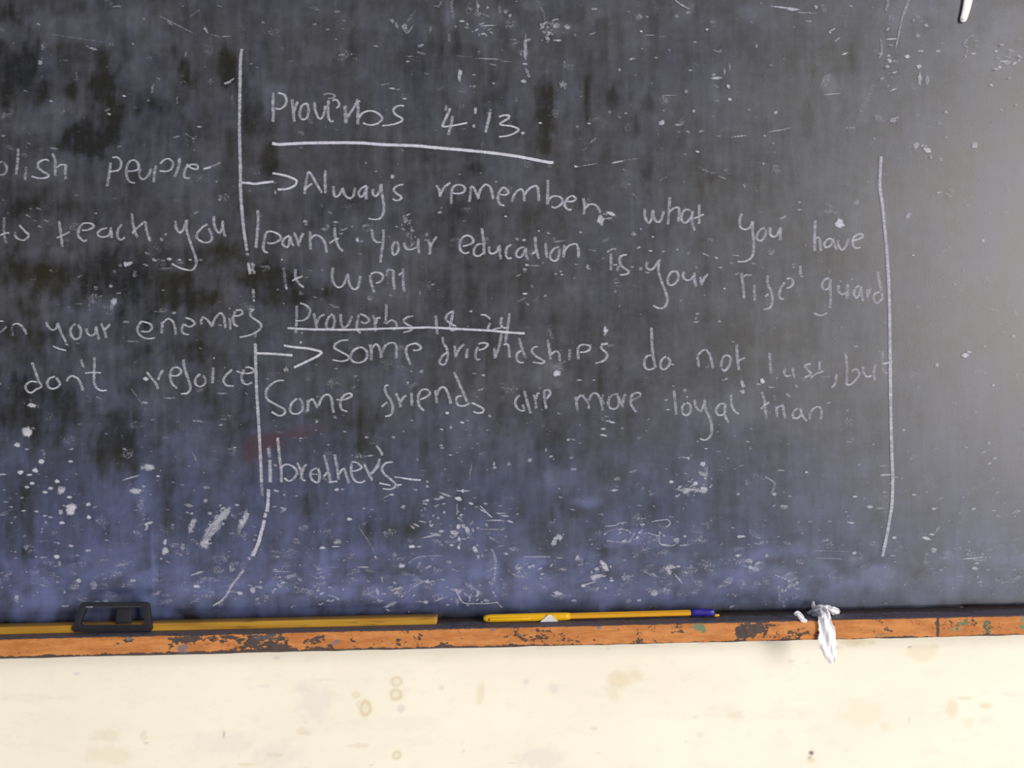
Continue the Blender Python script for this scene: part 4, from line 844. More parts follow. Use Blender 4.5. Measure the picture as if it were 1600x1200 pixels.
# specks, splashes and scribbles of chalk
c = Chalk()
SPOT = [(50, 633, 9, 4, 5, .95), (43, 675, 10, 9, 0, .95), (27, 695, 6, 4, 0, .9), (42, 702, 4, 2, 0, .6), (64, 721, 6, 4, 0, .95), (111, 721, 5, 2.5, 0, .85), (32, 738, 6, 4, 0, .95), (55, 735, 6, 4.5, 0, .95), (46, 742, 5, 2.5, 0, .8), (5, 741, 7, 2, 0, .6),
    (50, 755, 5, 3, 0, .85), (42, 761, 5, 2.5, 0, .75), (89, 752, 5, 4, 0, .95), (79, 763, 5, 3, 0, .85), (71, 769, 5, 3, 0, .8), (96, 766, 7, 8, 0, .8), (109, 777, 5, 3, 0, .85), (110, 796, 9, 11, 20, 1.0), (95, 800, 5, 6, 0, .7), (138, 788, 5, 3.5, 0, .85), (139, 808, 5, 3.5, 0, .95),
    (97, 817, 5, 3, 0, .85), (37, 798, 5, 2, 0, .7), (57, 799, 5, 2, 0, .75), (70, 806, 5, 2, 0, .75), (79, 808, 4, 2, 0, .7), (17, 792, 5, 2, 0, .5), (24, 808, 3, 2, 0, .4), (228, 592, 5, 4, 0, .9), (111, 853, 5, 3, 0, .7), (138, 860, 6, 2.5, 0, .65), (89, 870, 6, 4, 0, .85), (93, 880, 4, 5, 0, .6), (68, 871, 7, 2, 0, .6), (121, 868, 4, 2, 0, .5),
    (123, 907, 5, 4, 0, .8), (208, 907, 6, 3, 0, .65), (166, 939, 6, 5, 0, .6), (102, 947, 8, 2.5, 0, .55), (307, 916, 6, 3, 10, .9), (375, 927, 5, 4, 0, .8), (395, 922, 6, 6, 0, .8), (26, 935, 5, 8, 0, .6), (101, 925, 3, 3, 0, .6), (146, 919, 5, 3, 0, .5),
    (232, 730, 11, 6, 0, .8), (222, 731, 4, 4, 0, .6), (247, 744, 4, 2, 0, .8), (212, 767, 10, 6, 0, .75), (220, 790, 6, 12, 0, .35), (225, 805, 4, 14, 10, .3), (233, 817, 7, 3, -20, .75), (229, 825, 3, 6, 20, .6), (258, 847, 4, 6, 10, .8), (258, 861, 6, 8, 30, .85), (300, 820, 5, 16, 15, .62), (304, 814, 6, 4, 0, .5), (285, 855, 5, 8, 25, .5),
    (335, 823, 9, 40, 35, .62), (352, 802, 8, 14, 40, .68), (320, 850, 8, 8, 0, .78), (340, 815, 6, 22, 35, .6), (380, 815, 6, 24, 22, .62), (385, 806, 5, 8, 20, .6), (395, 864, 3, 10, 25, .6), (321, 783, 4, 5, 0, .5), (323, 762, 8, 3, 0, .4), (295, 790, 9, 3, 10, .5), (370, 789, 4, 2, 0, .7), (362, 890, 7, 6, 30, .45), (270, 820, 4, 2, 0, .5), (310, 895, 12, 2.5, -12, .5),
    (1312, 349, 9, 8, 0, 1.0), (1508, 555, 7, 5, 0, .95), (1514, 550, 5, 2, 0, .7), (1464, 570, 4, 4, 0, .6), (1536, 376, 4, 3.5, 0, .8), (1552, 602, 3.5, 2.5, 0, .75), (1523, 227, 6, 6, 0, .75), (1431, 227, 6, 6, 0, .6), (1448, 234, 7, 5, 20, .75), (1451, 237, 5, 2, 0, .9), (1470, 249, 4, 4, 0, .5), (1437, 124, 4, 12, 0, .7), (1449, 126, 4, 10, 0, .5), (1436, 104, 5, 4, -20, .8),
    (1418, 88, 5, 3.5, 0, .9), (1390, 95, 5, 4, 0, .7), (1389, 87, 4, 2, -20, .6), (1393, 61, 11, 1.6, -3, .8), (1434, 56, 5, 5, 0, .45), (1447, 40, 4, 3.5, 0, .6), (1438, 80, 6, 2.5, 0, .6), (1466, 80, 5, 2, -10, .6), (1300, 47, 9, 2, -30, .7), (1297, 51, 3, 2, 0, .8), (1308, 62, 7, 2, -35, .5), (1275, 11, 4, 4, 0, .6), (1330, 10, 3, 2, 0, .5), (1212, 176, 4, 3, 0, .65),
    (1396, 140, 8, 1.5, -25, .75), (1290, 125, 10, 15, 25, .32), (1300, 147, 18, 1.5, -4, .6), (1320, 84, 7, 2, -20, .9), (1521, 84, 5, 2, -15, .75), (1556, 80, 5, 1.8, -10, .7), (1573, 98, 8, 4, 0, .55), (1568, 96, 10, 2, 0, .7), (1585, 99, 6, 2, -30, .8), (1562, 105, 4, 3, 0, .7), (1549, 133, 4, 3, 0, .65), (1398, 185, 10, 2, -10, .5), (1395, 189, 6, 3, 0, .5), (1478, 175, 4, 3, 0, .6), (1564, 172, 4, 2, 0, .5), (1478, 215, 3, 2, 0, .4), (1468, 193, 4, 3, 0, .4),
    (1225, 12, 22, 2, 6, .75), (1240, 15, 12, 2.5, 0, .8), (1260, 20, 20, 1.5, 2, .5), (1327, 200, 12, 2, -6, .35), (1220, 203, 20, 2, -10, .5), (1328, 390, 5, 5, 0, .2), (1427, 399, 3, 1.5, 0, .8), (1492, 444, 3.5, 2, 0, .6), (1419, 337, 4, 7, 30, .55), (1467, 301, 6, 1.2, -10, .8), (1338, 316, 6, 4, -30, .45), (1249, 316, 4, 2, 0, .6), (1249, 328, 4, 1.5, 0, .6),
    (938, 343, 6, 9, 15, .85), (955, 334, 9, 4, 25, .85), (940, 350, 4, 4, 0, .6), (870, 583, 7, 6, 0, .95), (872, 575, 14, 12, 0, .28), (946, 517, 5, 5, 0, .9), (1097, 740, 8, 5, 0, .6), (1098, 725, 5, 4, 0, .85), (1049, 753, 4, 3, 0, .8), (1087, 755, 5, 4, 0, .8), (1100, 765, 8, 7, 0, .75), (1078, 765, 16, 3, 5, .75), (1072, 768, 8, 4, -30, .7), (1065, 766, 14, 2, 15, .6), (1058, 775, 4, 3, 0, .5), (1103, 740, 4, 16, 5, .42), (1076, 716, 3.5, 3, 0, .5), (1153, 772, 4, 3, 0, .5),
    (828, 719, 4, 4, 0, .6), (896, 733, 7, 2.5, 0, .4), (988, 737, 9, 2, -12, .5), (965, 748, 7, 4, 0, .45), (960, 766, 8, 2, 0, .8), (964, 760, 4, 3, 0, .4), (1004, 764, 4, 4, 0, .3), (867, 845, 5, 12, 25, .7), (874, 840, 5, 6, -30, .7), (945, 885, 5, 12, -35, .9), (935, 900, 10, 4, 0, .7), (928, 902, 8, 5, -10, .65), (955, 907, 5, 2, 0, .8), (912, 915, 5, 3, -10, .85), (920, 912, 14, 2, -15, .7), (902, 872, 4, 6, 20, .6),
    (1048, 886, 11, 4, 0, .7), (1045, 892, 5, 8, -30, .6), (1060, 904, 2, 12, -40, .6), (1060, 885, 4, 2, 0, .85), (1023, 927, 7, 6, 0, .7), (872, 927, 8, 4, 20, .8), (897, 939, 6, 3, 10, .7), (980, 911, 6, 3, 0, .3), (999, 938, 5, 2.5, 0, .75), (982, 939, 6, 5, 0, .4), (1157, 838, 9, 3, 0, .85), (1153, 868, 6, 3, 0, .7), (1170, 876, 8, 4, 0, .6), (1180, 888, 10, 6, 15, .5), (1198, 868, 4, 4, 0, .6), (1057, 844, 6, 5, 0, .55), (1070, 838, 3, 2, 0, .7), (1040, 851, 10, 2, 0, .55), (1068, 852, 10, 2, -5, .5),
    (1335, 864, 4, 3, 0, .8), (1397, 840, 5, 2.5, 0, .75), (1447, 841, 9, 3, 15, .8), (1456, 835, 5, 2, 0, .85), (1464, 828, 10, 3, -45, .4), (1459, 860, 6, 5, 0, .65), (1523, 888, 7, 3, 10, .75), (1526, 880, 6, 2, 0, .7), (1543, 890, 5, 2, 0, .5), (1521, 872, 22, 1.3, -5, .75), (1530, 875, 16, 1.5, 0, .4), (1459, 795, 5, 2.5, 0, .6), (1521, 795, 6, 3, 0, .5), (1553, 798, 5, 1.5, 0, .6), (1588, 799, 8, 4, -15, .45), (1359, 792, 6, 3, 0, .75), (1375, 794, 10, 1.2, 0, .6), (1336, 776, 5, 1.8, 0, .8), (1330, 817, 7, 2, 12, .75), (1428, 773, 5, 2.5, 0, .6), (1225, 792, 9, 4, 5, .5), (1210, 772, 4, 4, 0, .6), (1260, 738, 3.5, 2, 0, .9), (1220, 735, 8, 2, 0, .5), (1342, 726, 3, 2, 0, .6),
    (1380, 728, 9, 1.4, 0, .6), (1384, 742, 12, 1.8, -5, .75), (1398, 746, 6, 1.5, 0, .6), (1290, 756, 4, 3, 0, .2), (1554, 716, 5, 2, -15, .7), (1546, 724, 5, 2, -15, .6), (1537, 706, 6, 2, -20, .5), (1412, 672, 4, 2.5, 0, .5), (1425, 714, 6, 7, 0, .35), (1545, 692, 4, 3, -20, .5), (1524, 644, 4, 3, 0, .4), (1539, 541, 4, 2, 0, .6), (1583, 525, 4, 4, 0, .5), (1587, 490, 6, 4, 0, .35), (1337, 541, 4, 2, 0, .4), (1289, 844, 8, 3, -15, .4), (1325, 690, 4, 2, 0, .4),
    (526, 765, 5, 3.5, 0, .75), (546, 811, 5, 3, 10, .8), (527, 846, 7, 5, 0, .55), (504, 856, 6, 2.5, 0, .9), (524, 854, 8, 1.3, -3, .75), (612, 773, 5, 2, 5, .7), (603, 776, 8, 1.5, -20, .5), (443, 798, 8, 3, -40, .45), (442, 794, 6, 2, 20, .5), (432, 767, 6, 2, 15, .6), (444, 773, 4, 2, 10, .5), (628, 884, 6, 4, 0, .8), (644, 854, 6, 3, 0, .9), (655, 854, 5, 2, 0, .6), (670, 886, 7, 3, -20, .5), (682, 890, 9, 4, 0, .4), (668, 909, 6, 3, 0, .7), (676, 908, 5, 2, 0, .6), (586, 870, 3, 1.5, 0, .7), (568, 886, 13, 1.2, 0, .6), (523, 886, 10, 1.4, 0, .4), (575, 908, 4, 2, 0, .4), (430, 890, 5, 2, 0, .6), (405, 917, 8, 3, 10, .5), (437, 915, 6, 4, 30, .5), (455, 900, 14, 4, -15, .45), (468, 905, 6, 3, 30, .5), (440, 893, 20, 1.3, 0, .5),
    (592, 938, 5, 4, 0, .6), (610, 945, 14, 4, -20, .55), (620, 920, 14, 3, -15, .6), (590, 925, 3, 10, -15, .55), (597, 905, 2, 6, -15, .5), (665, 941, 5, 4, 0, .7), (685, 937, 12, 1.6, -25, .65), (655, 940, 8, 1.6, 0, .5), (700, 945, 6, 2, 0, .5), (712, 922, 12, 3, 15, .55), (730, 930, 9, 3, 35, .5), (735, 917, 12, 3, 25, .45), (748, 925, 9, 3, 40, .5), (715, 940, 4, 8, 0, .4),
    (723, 767, 3, 4, 0, .8), (723, 767, 14, 1.6, 0, .7), (735, 737, 2, 22, 8, .3), (716, 779, 7, 4, 20, .85), (736, 787, 5, 2.5, 25, .8), (697, 773, 12, 2.5, 18, .65), (690, 777, 5, 3, 0, .7), (668, 782, 4, 3, 0, .7), (683, 780, 7, 2, 0, .6), (682, 790, 6, 2, -15, .5), (714, 795, 2, 12, 0, .5), (755, 798, 10, 2, 30, .6), (765, 806, 7, 2, 35, .6), (716, 823, 4, 5, 0, .85), (730, 828, 4, 8, -25, .8), (709, 832, 8, 4, 10, .75), (717, 843, 4, 5, 0, .7), (717, 855, 3, 4, 0, .8), (690, 830, 6, 2.5, 0, .7), (680, 835, 14, 3, 10, .55), (650, 820, 7, 2, 25, .7), (672, 838, 16, 2, -12, .6), (660, 815, 8, 1.6, 10, .6), (645, 824, 6, 2, 40, .6), (747, 825, 4, 4, 0, .5), (775, 813, 20, 1.6, 0, .6), (790, 806, 9, 2, 5, .7), (797, 815, 7, 2, 15, .8), (742, 858, 4, 8, -20, .8), (747, 870, 3, 4, -20, .6), (765, 827, 26, 1.4, 0, .45), (785, 827, 6, 2, -30, .5), (790, 865, 5, 3, 15, .6), (760, 860, 5, 2, 0, .4), (783, 802, 10, 1.4, 0, .6), (790, 838, 4, 2, 0, .4), (760, 820, 3, 3, 0, .5), (630, 792, 6, 3.5, -20, .55), (600, 832, 5, 3, 0, .4), (690, 743, 3, 3, 0, .2), (773, 730, 4, 3, 0, .6), (772, 725, 3, 4, 0, .5), (795, 725, 4, 4, 0, .6), (704, 711, 4, 1.5, 0, .7), (691, 700, 4, 1.5, 0, .7), (652, 718, 3, 3, 20, .5),
    (699, 645, 4, 3, 0, .9), (722, 660, 4, 2.5, 15, .85), (731, 657, 4, 1.5, 0, .6), (704, 668, 3, 3, 0, .7), (690, 671, 4, 1.6, 10, .75), (762, 672, 3, 2, 0, .5), (751, 609, 6, 2, -15, .6), (755, 586, 4, 2, 10, .75), (658, 581, 4, 2.5, 0, .6), (765, 650, 4, 3, 20, .5), (905, 594, 5, 1.3, 0, .7), (928, 594, 3, 1.3, 0, .6), (950, 658, 5, 2, 0, .6), (957, 660, 5, 2, 10, .8), (943, 670, 6, 2, 0, .7), (943, 680, 8, 2, 10, .7), (942, 655, 5, 5, 0, .4), (972, 669, 4, 2, 0, .5), (888, 687, 4, 3, 0, .5), (861, 713, 4, 2, -20, .7), (853, 703, 2, 4, 0, .5), (893, 715, 5, 2.5, -10, .4), (998, 684, 5, 2, 0, .4), (1010, 673, 4, 1.5, 0, .4), (873, 646, 4, 1.5, 20, .5),
    (1160, 600, 4, 8, -20, .7), (1160, 612, 5, 4, 20, .6), (1191, 595, 4, 6, -30, .95), (1185, 600, 6, 2, 0, .5), (1205, 605, 8, 1.6, 5, .65), (1244, 603, 4, 2, 40, .6), (1232, 618, 5, 2, 20, .6), (1135, 592, 4, 3, 0, .45), (1129, 594, 4, 1.5, 0, .4), (1230, 615, 4, 2, 0, .5), (1070, 610, 4, 5, 0, .35), (1044, 640, 4, 1.5, 0, .75), (1041, 625, 4, 1.5, 0, .7), (1168, 690, 4, 1.5, 10, .7), (1173, 700, 4, 4, 0, .35), (1103, 701, 3.5, 1.5, 0, .7), (1075, 716, 4, 3, 0, .6), (1070, 715, 12, 1.5, 8, .5), (1090, 690, 3, 2, 0, .4), (1295, 629, 5, 2, 0, .4), (1324, 641, 3, 2, 0, .5),
    (998, 387, 5, 2, -20, .6), (1016, 392, 4, 1.8, 0, .8), (1036, 393, 5, 1.5, -10, .5), (990, 366, 5, 4, 0, .5), (1009, 364, 3, 2, 0, .3), (1020, 370, 3, 1.6, 0, .7), (1076, 395, 4, 4, 0, .4), (1058, 390, 3, 2, 0, .4), (1103, 398, 8, 2, 25, .55), (1119, 403, 4, 2, 15, .75), (1143, 411, 4, 2, 0, .5), (1150, 399, 8, 1.6, 8, .6), (1126, 418, 4, 1.4, 0, .7), (1240, 413, 5, 1.5, 0, .5), (1132, 451, 3, 1.5, 0, .8), (1124, 502, 3, 2, 0, .6), (1090, 490, 4, 2, 0, .6), (1087, 498, 3, 3, 0, .5), (1088, 503, 6, 2, -10, .5), (968, 478, 3, 4, 0, .35), (961, 455, 3, 4, 0, .35), (988, 417, 4, 2, 0, .5), (1001, 420, 4, 4, 0, .4), (1088, 418, 3, 2, 0, .5), (1188, 331, 3, 1.5, 0, .3), (1001, 358, 3, 2, 0, .5),
    (687, 332, 4, 3, 0, .65), (726, 345, 4, 3, 0, .35), (790, 338, 3, 1.5, 0, .9), (718, 272, 4, 1.6, 0, .5), (775, 284, 4, 1.5, 0, .5), (808, 374, 4, 3, 30, .5), (819, 375, 4, 2.5, 0, .7), (857, 364, 4, 2, 10, .6), (842, 361, 3, 2, 0, .6), (866, 373, 3, 5, 0, .35), (875, 377, 12, 2, -10, .4), (907, 363, 3, 2, 0, .6), (823, 414, 4, 2, 0, .8), (835, 415, 12, 1.2, 0, .5), (848, 411, 4, 3, 0, .3), (900, 413, 5, 2, 0, .5), (918, 416, 3, 4, 30, .6), (877, 424, 4, 2, 0, .6), (878, 429, 3, 2, 0, .7), (820, 421, 4, 3, 0, .6), (810, 430, 6, 2, -20, .5), (831, 447, 3, 4, 0, .4), (925, 391, 10, 1.5, 8, .4), (945, 375, 8, 3, -20, .35), (920, 420, 5, 2, 0, .4), (868, 428, 3, 2, 0, .4),
    (820, 459, 5, 1.8, 0, .9), (816, 468, 8, 3, -40, .35), (824, 475, 6, 2, 40, .35), (852, 462, 4, 2, -15, .6), (810, 470, 5, 2, -30, .3), (838, 468, 3, 8, 20, .25), (656, 458, 2, 6, 0, .35),
    (477, 346, 5, 4, -30, .6), (478, 350, 3, 3, 0, .5), (507, 358, 7, 3, 10, .5), (512, 354, 4, 5, -40, .5), (524, 347, 5, 2, 0, .7), (535, 359, 5, 2, 0, .5), (533, 365, 4, 2, 0, .5), (541, 357, 4, 2, -20, .5), (550, 354, 3, 3, 0, .4), (570, 352, 4, 3, 0, .4), (515, 332, 5, 1.5, 20, .5), (504, 322, 6, 2, 30, .3), (588, 268, 5, 2, 0, .4), (613, 276, 4, 4, 0, .7), (587, 268, 3, 1.5, 0, .5), (634, 345, 5, 6, 20, .45), (632, 339, 3, 8, -15, .4), (620, 354, 3, 1.5, 20, .7), (640, 349, 3, 2, 0, .5), (645, 360, 5, 2, 10, .5), (637, 366, 5, 5, 0, .35), (667, 366, 3, 3, 0, .5), (665, 375, 4, 3, 0, .4), (608, 370, 3, 2, 0, .4), (565, 377, 3, 2, 30, .5), (563, 397, 4, 1.5, 10, .3), (445, 406, 4, 1, 10, .3), (394, 412, 3, 3, 30, .6), (411, 416, 8, 2, 0, .3), (416, 416, 4, 1.5, 0, .5), (397, 425, 3, 4, 20, .5), (375, 463, 3, 1.2, 10, .5), (443, 474, 3, 1.4, 0, .4), (470, 458, 6, 5, 0, .3), (504, 452, 3, 4, 0, .3), (578, 465, 6, 6, -30, .3), (503, 422, 4, 2, 20, .3), (483, 422, 6, 1.2, 20, .35), (520, 478, 8, 2, 35, .45), (525, 480, 10, 4, 20, .25), (470, 535, 3, 2.5, 20, .7), (472, 520, 3, 2, 0, .5), (447, 577, 5, 6, 0, .5), (480, 593, 6, 4, 0, .2), (525, 576, 4, 2, 0, .5), (555, 588, 5, 3, 0, .4), (494, 570, 5, 1.6, 20, .4), (659, 580, 4, 3, -20, .5), (643, 580, 3, 2, 0, .4), (637, 598, 3, 3, 0, .5), (418, 592, 4, 1.5, 20, .4), (385, 615, 4, 2, 40, .3), (495, 658, 3, 3, 0, .6), (428, 657, 3, 1.6, 0, .3), (525, 652, 4, 3, 30, .4), (643, 657, 4, 2, 0, .4), (503, 598, 6, 1.4, 0, .2), (573, 683, 4, 2.5, 0, .6), (513, 695, 3, 2, 0, .4), (502, 678, 3, 1.5, 0, .4), (510, 718, 3, 2, 0, .4), (491, 705, 4, 3, 0, .3), (430, 727, 4, 2, 10, .6), (540, 667, 14, 1, 0, .25),
    (712, 42, 3, 3, 0, .3), (747, 10, 3, 4, 0, .7), (722, 33, 5, 2, 0, .8), (745, 22, 9, 4, 0, .4), (730, 38, 3, 4, 0, .5), (762, 40, 18, 1.5, -3, .6), (755, 53, 6, 2, 5, .7), (768, 51, 5, 2, 30, .5), (748, 54, 3, 3, 0, .4), (797, 24, 3, 3, 40, .6), (790, 18, 4, 4, 0, .5), (702, 60, 3, 8, 0, .4), (656, 72, 5, 3, 0, .55), (660, 70, 3, 2, 0, .6), (658, 83, 10, 3, 10, .35), (640, 88, 9, 1.3, 0, .35), (637, 96, 4, 2, 0, .7), (718, 118, 4, 12, 0, .75), (719, 113, 4, 5, 0, .9), (741, 117, 4, 1.6, 0, .6), (735, 135, 3, 2, 0, .5), (771, 130, 3, 2, 10, .7), (741, 135, 3, 3, 0, .5), (742, 145, 3, 3, 0, .3), (722, 143, 10, 1.2, 5, .4), (612, 138, 6, 1.6, 5, .7), (600, 132, 10, 1.6, -8, .4), (633, 154, 4, 1.6, 0, .75), (613, 33, 5, 4, 40, .5), (620, 40, 4, 6, 0, .4), (632, 42, 7, 6, 0, .45), (638, 48, 4, 3, 0, .4), (672, 45, 4, 10, 10, .3), (527, 18, 5, 3, 0, .4), (512, 46, 4, 2, 0, .5), (492, 38, 5, 2, 0, .4), (411, 35, 4, 2, 0, .4), (525, 61, 3, 2, 0, .3), (442, 75, 4, 4, 0, .3), (533, 86, 6, 2, -8, .4), (545, 85, 14, 1.2, -5, .3), (592, 71, 8, 8, 0, .15), (568, 111, 5, 3, 0, .2), (455, 95, 12, 2, -6, .2), (510, 123, 8, 1.3, -5, .2), (764, 92, 22, 1.2, 2, .6), (725, 88, 20, 1, 5, .35), (770, 101, 8, 2, 10, .4), (790, 96, 10, 1.2, 5, .5), (748, 82, 3, 4, 0, .3),
    (821, 75, 4, 24, 0, .62), (820, 100, 5, 2, 0, .75), (826, 62, 7, 3, -20, .5), (824, 112, 3, 8, -25, .5), (818, 127, 5, 3, 0, .75), (826, 119, 3, 3, 0, .5), (804, 68, 8, 3, -30, .35), (803, 62, 7, 1.5, 0, .4), (879, 132, 7, 7, 0, .45), (882, 136, 5, 4, 0, .4), (847, 40, 5, 5, 0, .6), (870, 40, 8, 6, 0, .5), (886, 42, 6, 5, 0, .55), (855, 60, 6, 3, 40, .6), (870, 63, 8, 2, 5, .7), (873, 63, 4, 2, 0, .8), (850, 50, 4, 3, 0, .5), (860, 52, 6, 3, 30, .4), (925, 53, 9, 2, -25, .4), (929, 14, 6, 2, 0, .6), (998, 27, 7, 8, 0, .35), (1011, 26, 3, 2, 0, .6), (1002, 49, 3, 2, 0, .9), (1015, 55, 11, 1, 0, .5), (1066, 8, 5, 2, 30, .6), (1057, 25, 5, 3, 0, .5), (1075, 20, 6, 3, 0, .35), (1086, 65, 6, 2, 20, .2), (1105, 46, 3, 2, 0, .8), (1086, 66, 3, 2, 0, .5), (1046, 80, 3, 5, 0, .3), (1025, 90, 4, 2, 0, .5), (987, 92, 6, 2, -12, .65), (968, 109, 3, 3, 0, .5), (1120, 80, 8, 1.4, 15, .5), (1126, 80, 3, 4, 30, .4), (1120, 122, 10, 3, 0, .75), (1132, 112, 2.5, 9, 0, .45), (1140, 105, 2.5, 8, 0, .35), (1138, 135, 5, 3, 50, .7), (1115, 117, 4, 3, 0, .5), (1120, 135, 6, 3, 30, .4), (1140, 155, 4, 3, 0, .75), (1120, 157, 8, 2, -8, .4), (1150, 30, 5, 2, 0, .3), (1175, 35, 4, 3, 0, .3), (1182, 72, 2, 4, 0, .5), (1034, 192, 6, 5, 0, .75), (1084, 173, 3, 3, 0, .7), (1061, 195, 8, 3, 0, .5), (1075, 206, 4, 2, 20, .6), (1060, 206, 4, 2, 20, .5), (1095, 205, 7, 2, -10, .4), (1072, 143, 4, 4, 0, .5), (1046, 149, 16, 1.2, 0, .45), (1037, 173, 3, 2, 0, .5), (1090, 237, 4, 2, 10, .8), (1070, 241, 5, 2, 0, .4), (1155, 213, 14, 1.6, -8, .6), (1100, 265, 12, 2, 30, .3), (1195, 212, 3, 2, 0, .6), (953, 175, 4, 4, 0, .4), (978, 177, 3, 2, 0, .6), (844, 192, 4, 1.5, 0, .9), (920, 193, 5, 1.5, 10, .8), (902, 198, 3, 2, 0, .5), (900, 260, 4, 2, 15, .8), (917, 258, 22, 1.4, -10, .5), (965, 253, 12, 2, -12, .75), (985, 249, 16, 1.2, -6, .35), (927, 219, 8, 2, -40, .5), (915, 232, 9, 2, -35, .25), (1035, 280, 12, 1.5, -30, .35), (975, 265, 4, 2, 0, .3), (1130, 278, 12, 2, 25, .3), (1163, 290, 4, 4, 0, .4), (1185, 254, 20, 1, 5, .3), (1193, 256, 3, 2, 0, .6), (858, 260, 4, 3, 0, .3), (817, 208, 4, 3, 0, .7),
    (60, 38, 5, 2, 30, .55), (145, 76, 9, 2.2, 14, .6), (137, 73, 6, 1.5, 35, .5), (63, 98, 4, 5, 0, .55), (80, 158, 4, 2, 20, .55), (194, 150, 4, 2, 10, .9), (170, 178, 4, 2, 15, .7), (238, 140, 3, 9, 12, .42), (248, 123, 4, 1.6, 30, .4), (40, 142, 5, 1.5, 15, .4), (212, 168, 5, 1.5, 20, .3), (322, 47, 2.5, 8, -30, .6), (335, 55, 10, 1.5, 10, .3), (275, 38, 40, 1.6, 27, .45), (265, 36, 8, 3, 40, .3), (225, 30, 3, 3, 0, .3), (352, 57, 12, 1.4, -5, .4), (344, 10, 6, 1.2, 20, .4), (305, 20, 14, 3, -35, .25), (275, 214, 8, 2, -10, .45), (311, 198, 5, 2, 0, .5), (295, 212, 14, 1.2, 30, .3), (304, 215, 8, 2, -40, .3), (304, 235, 3, 1.5, 0, .4), (356, 129, 7, 2, -10, .8), (362, 125, 7, 2, -35, .6), (352, 131, 3, 1.2, 0, .7), (363, 150, 2.5, 20, 2, .22), (85, 232, 9, 2, 10, .5), (45, 224, 5, 1.6, 20, .4), (5, 212, 5, 2, 0, .5), (277, 155, 2.5, 10, 0, .25), (232, 157, 3, 2, 0, .5), (100, 94, 10, 2, 0, .3), (68, 72, 5, 9, 20, .3), (182, 10, 16, 1.2, -5, .35), (120, 118, 3, 10, -10, .25), (122, 60, 60, 1.3, 8, .3), (170, 70, 10, 5, 0, .18), (340, 280, 3, 12, 15, .2), (290, 85, 2.5, 8, 5, .3),
    (45, 338, 6, 1.4, 20, .45), (42, 336, 4, 2, 15, .45), (60, 326, 7, 1.4, 20, .45), (72, 345, 5, 1.6, 20, .5), (62, 354, 5, 3, 20, .4), (55, 345, 4, 1, 10, .35), (307, 332, 7, 3, -20, .4), (252, 374, 4, 3.5, 0, .5), (259, 366, 4, 2, -20, .5), (343, 312, 4, 3, 0, .45), (230, 396, 5, 4, 30, .4), (241, 406, 5, 3, 30, .65), (255, 407, 5, 2, 0, .5), (265, 405, 5, 3, 0, .75), (281, 406, 4, 1.8, 0, .8), (297, 406, 4, 1.8, 0, .6), (312, 406, 5, 3, 0, .4), (228, 414, 6, 3, 20, .45), (257, 420, 14, 3, -5, .35), (200, 412, 8, 4, -20, .8), (196, 413, 4, 5, 0, .7), (188, 415, 4, 3, 0, .4), (210, 428, 5, 7, 10, .35), (180, 425, 5, 5, 0, .3), (150, 450, 5, 4, 0, .45), (173, 447, 4, 3, 0, .55), (178, 471, 7, 6, -30, .75), (175, 480, 4, 10, 10, .35), (172, 490, 8, 3, 0, .3), (122, 475, 8, 2, 0, .35), (185, 458, 6, 2, 0, .45), (272, 489, 4, 2.5, 0, .6), (139, 480, 3, 10, 0, .3), (198, 503, 8, 3, 0, .45), (205, 533, 14, 2, 0, .4), (107, 480, 3, 2, 0, .3), (80, 423, 4, 2, 30, .35), (5, 313, 4, 1.5, 10, .4), (226, 629, 8, 2.5, 0, .65), (155, 622, 6, 1.5, 30, .5), (345, 664, 4, 2, 0, .7), (310, 658, 12, 1.6, 5, .45), (348, 615, 12, 2, 0, .45), (367, 699, 4, 2, 0, .6), (260, 684, 8, 1.5, 0, .4), (206, 746, 18, 1.8, -15, .65), (305, 715, 3, 14, -30, .3), (275, 734, 5, 2, 0, .3), (214, 620, 2, 30, -35, .25), (125, 663, 6, 2, 0, .3), (110, 682, 5, 2, 0, .3), (107, 693, 5, 2, 0, .3), (265, 622, 10, 2, 0, .4), (285, 758, 5, 3, 0, .4)]
for (x, y, rx, ry, ang, a) in SPOT: c.blob(x, y, rx * .92, ry * .92, ang, min(a * (0.62 + 0.25 * a), .92))
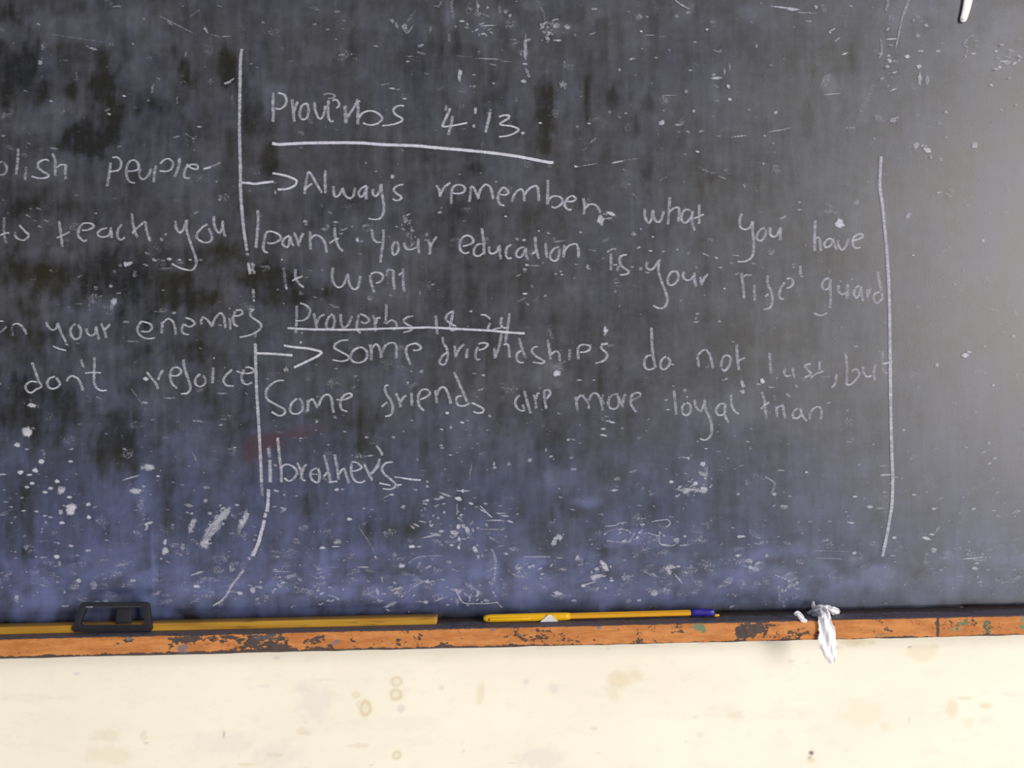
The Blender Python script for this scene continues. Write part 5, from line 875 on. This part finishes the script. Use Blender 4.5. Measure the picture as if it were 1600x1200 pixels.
LINES = ['332,947 350,935 362,915 372,902 381,890 *.7|298,899 316,893 *.5|560,822 575,845 588,868 *.3 ~.6|712,920 722,940 735,943 760,943 778,941 *.8 ~.6|768,857 774,875 773,900 768,915 *.5|775,940 785,950 *.6 ~.6|750,790 768,808 *.7 ~.6|638,880 655,870 690,868 *.4 ~.6|640,920 670,905 *.4 ~.6',
         '945,822 960,821 970,817 980,816 *.45 ~.7|994,811 1010,810 *.5 ~.6|1018,815 1030,813 1043,812 1047,818 1040,824 *.7 ~.6|945,832 965,826 985,830 *.35 ~.7|1030,840 1032,850 1045,853 1055,851 *.6 ~.6|1012,832 1020,835 1032,838 *.4|948,845 980,847 988,838 *.35 ~1.4|818,872 820,884 *.3|818,870 860,870 *.35 ~1.3|805,890 815,886 *.4',
         '1412,20 1406,45 1400,75 *.55 ~.6|1420,0 1412,22 *.5|1376,60 1378,80 1373,92 *.5 ~.6|1385,17 1388,0 *.5|1470,210 1444,260 *.0|1440,140 1500,118 1590,122 *.15 ~.6|1366,130 1350,165 1340,190 1330,210 *.22 ~2|1505,70 1512,60 1520,55 *.3|1500,97 1508,90 1512,75 1506,72 *.35 ~.6|1447,240 1448,290 *.2|1500,40 1540,60 *.0',
         '705,20 706,0 *.4|684,12 690,2 *.4|745,0 746,20 *.4|780,5 782,30 *.3|707,10 708,30 *.3|650,14 640,30 630,38 *.3|628,40 636,52 645,40 *.5 ~.5|840,0 852,30 856,60 *.25|1055,0 1065,8 1078,14 *.6 ~.7|1250,820 1290,835 *.0|1210,898 1235,908 *.5 ~.6|1217,915 1218,940 *.45',
         '1275,872 1315,873 *.4 ~.5|1270,860 1330,862 *.3 ~.4|1420,905 1480,906 1500,900 *.15 ~.5|1500,872 1545,872 *.0|1195,745 1210,755 1205,772 *.4|1440,470 1450,480 *.0|985,300 996,310 *.2|1340,580 1300,600 *.0']
for t in LINES:
    for st in t.split('|'):
        if '*.0' in st.split(): continue
        strokes(c, FULL, st, 5.0, .75)
rs = random.Random(5)
for k in range(1100):                                  # fine fleck spray, thicker near the ledge
    x = rs.uniform(-30, 1630)
    y = rs.uniform(-10, 950) if rs.random() < .5 else 950 - abs(rs.gauss(0, 190))
    if y < -10: continue
    s = rs.choice((1.0, 1.2, 1.5, 1.9, 2.4))
    c.blob(x, y, s * rs.uniform(1.1, 2.6), s * rs.uniform(.6, .95), rs.uniform(-25, 20), rs.uniform(.12, .40) * (1 if y > 640 or y < 110 else .75), 7)
for k in range(420):                                   # smeared patches in the dusty band above the ledge
    x = rs.uniform(-20, 1620); y = 956 - abs(rs.gauss(0, 52)) - rs.uniform(6, 22) - 0.012 * x
    c.blob(x, y, rs.uniform(4, 17), rs.uniform(2.5, 8), rs.uniform(-40, 35), rs.uniform(.06, .23) * (1 if x < 1250 else .7), 9)
for k in range(260):
    x = rs.uniform(-20, 1620); y = rs.uniform(-10, 860)
    c.blob(x, y, rs.uniform(4, 15), rs.uniform(3, 12), rs.uniform(-40, 40), rs.uniform(.06, .19), 9)
for (x, y, rx, ry, n) in [(335, 822, 16, 34, 26), (345, 800, 10, 12, 8), (380, 815, 8, 18, 10), (300, 820, 6, 18, 7), (725, 830, 30, 30, 26), (690, 800, 40, 30, 18), (1080, 762, 26, 12, 16), (995, 835, 46, 14, 26), (940, 900, 26, 18, 20), (620, 930, 40, 22, 22),
        (745, 928, 36, 22, 26), (520, 930, 30, 20, 16), (440, 915, 36, 16, 18), (110, 795, 10, 10, 8), (222, 780, 10, 40, 14), (830, 885, 30, 12, 12), (1175, 882, 16, 12, 10), (1230, 920, 20, 26, 14), (860, 50, 26, 16, 14), (750, 30, 16, 30, 12), (1390, 90, 20, 40, 12), (1570, 90, 26, 22, 12), (945, 340, 16, 8, 8), (640, 355, 16, 14, 8), (1445, 234, 14, 8, 6)]:
    for i in range(n):
        c.blob(x + rs.gauss(0, .5) * rx, y + rs.gauss(0, .5) * ry, rs.uniform(1.5, 6), rs.uniform(1, 3.2), rs.uniform(-50, 30), rs.uniform(.14, .50), 8)
c.build('chalk_specks', 'scattered chalk specks, splashes and smears all over the board', 'stuff')
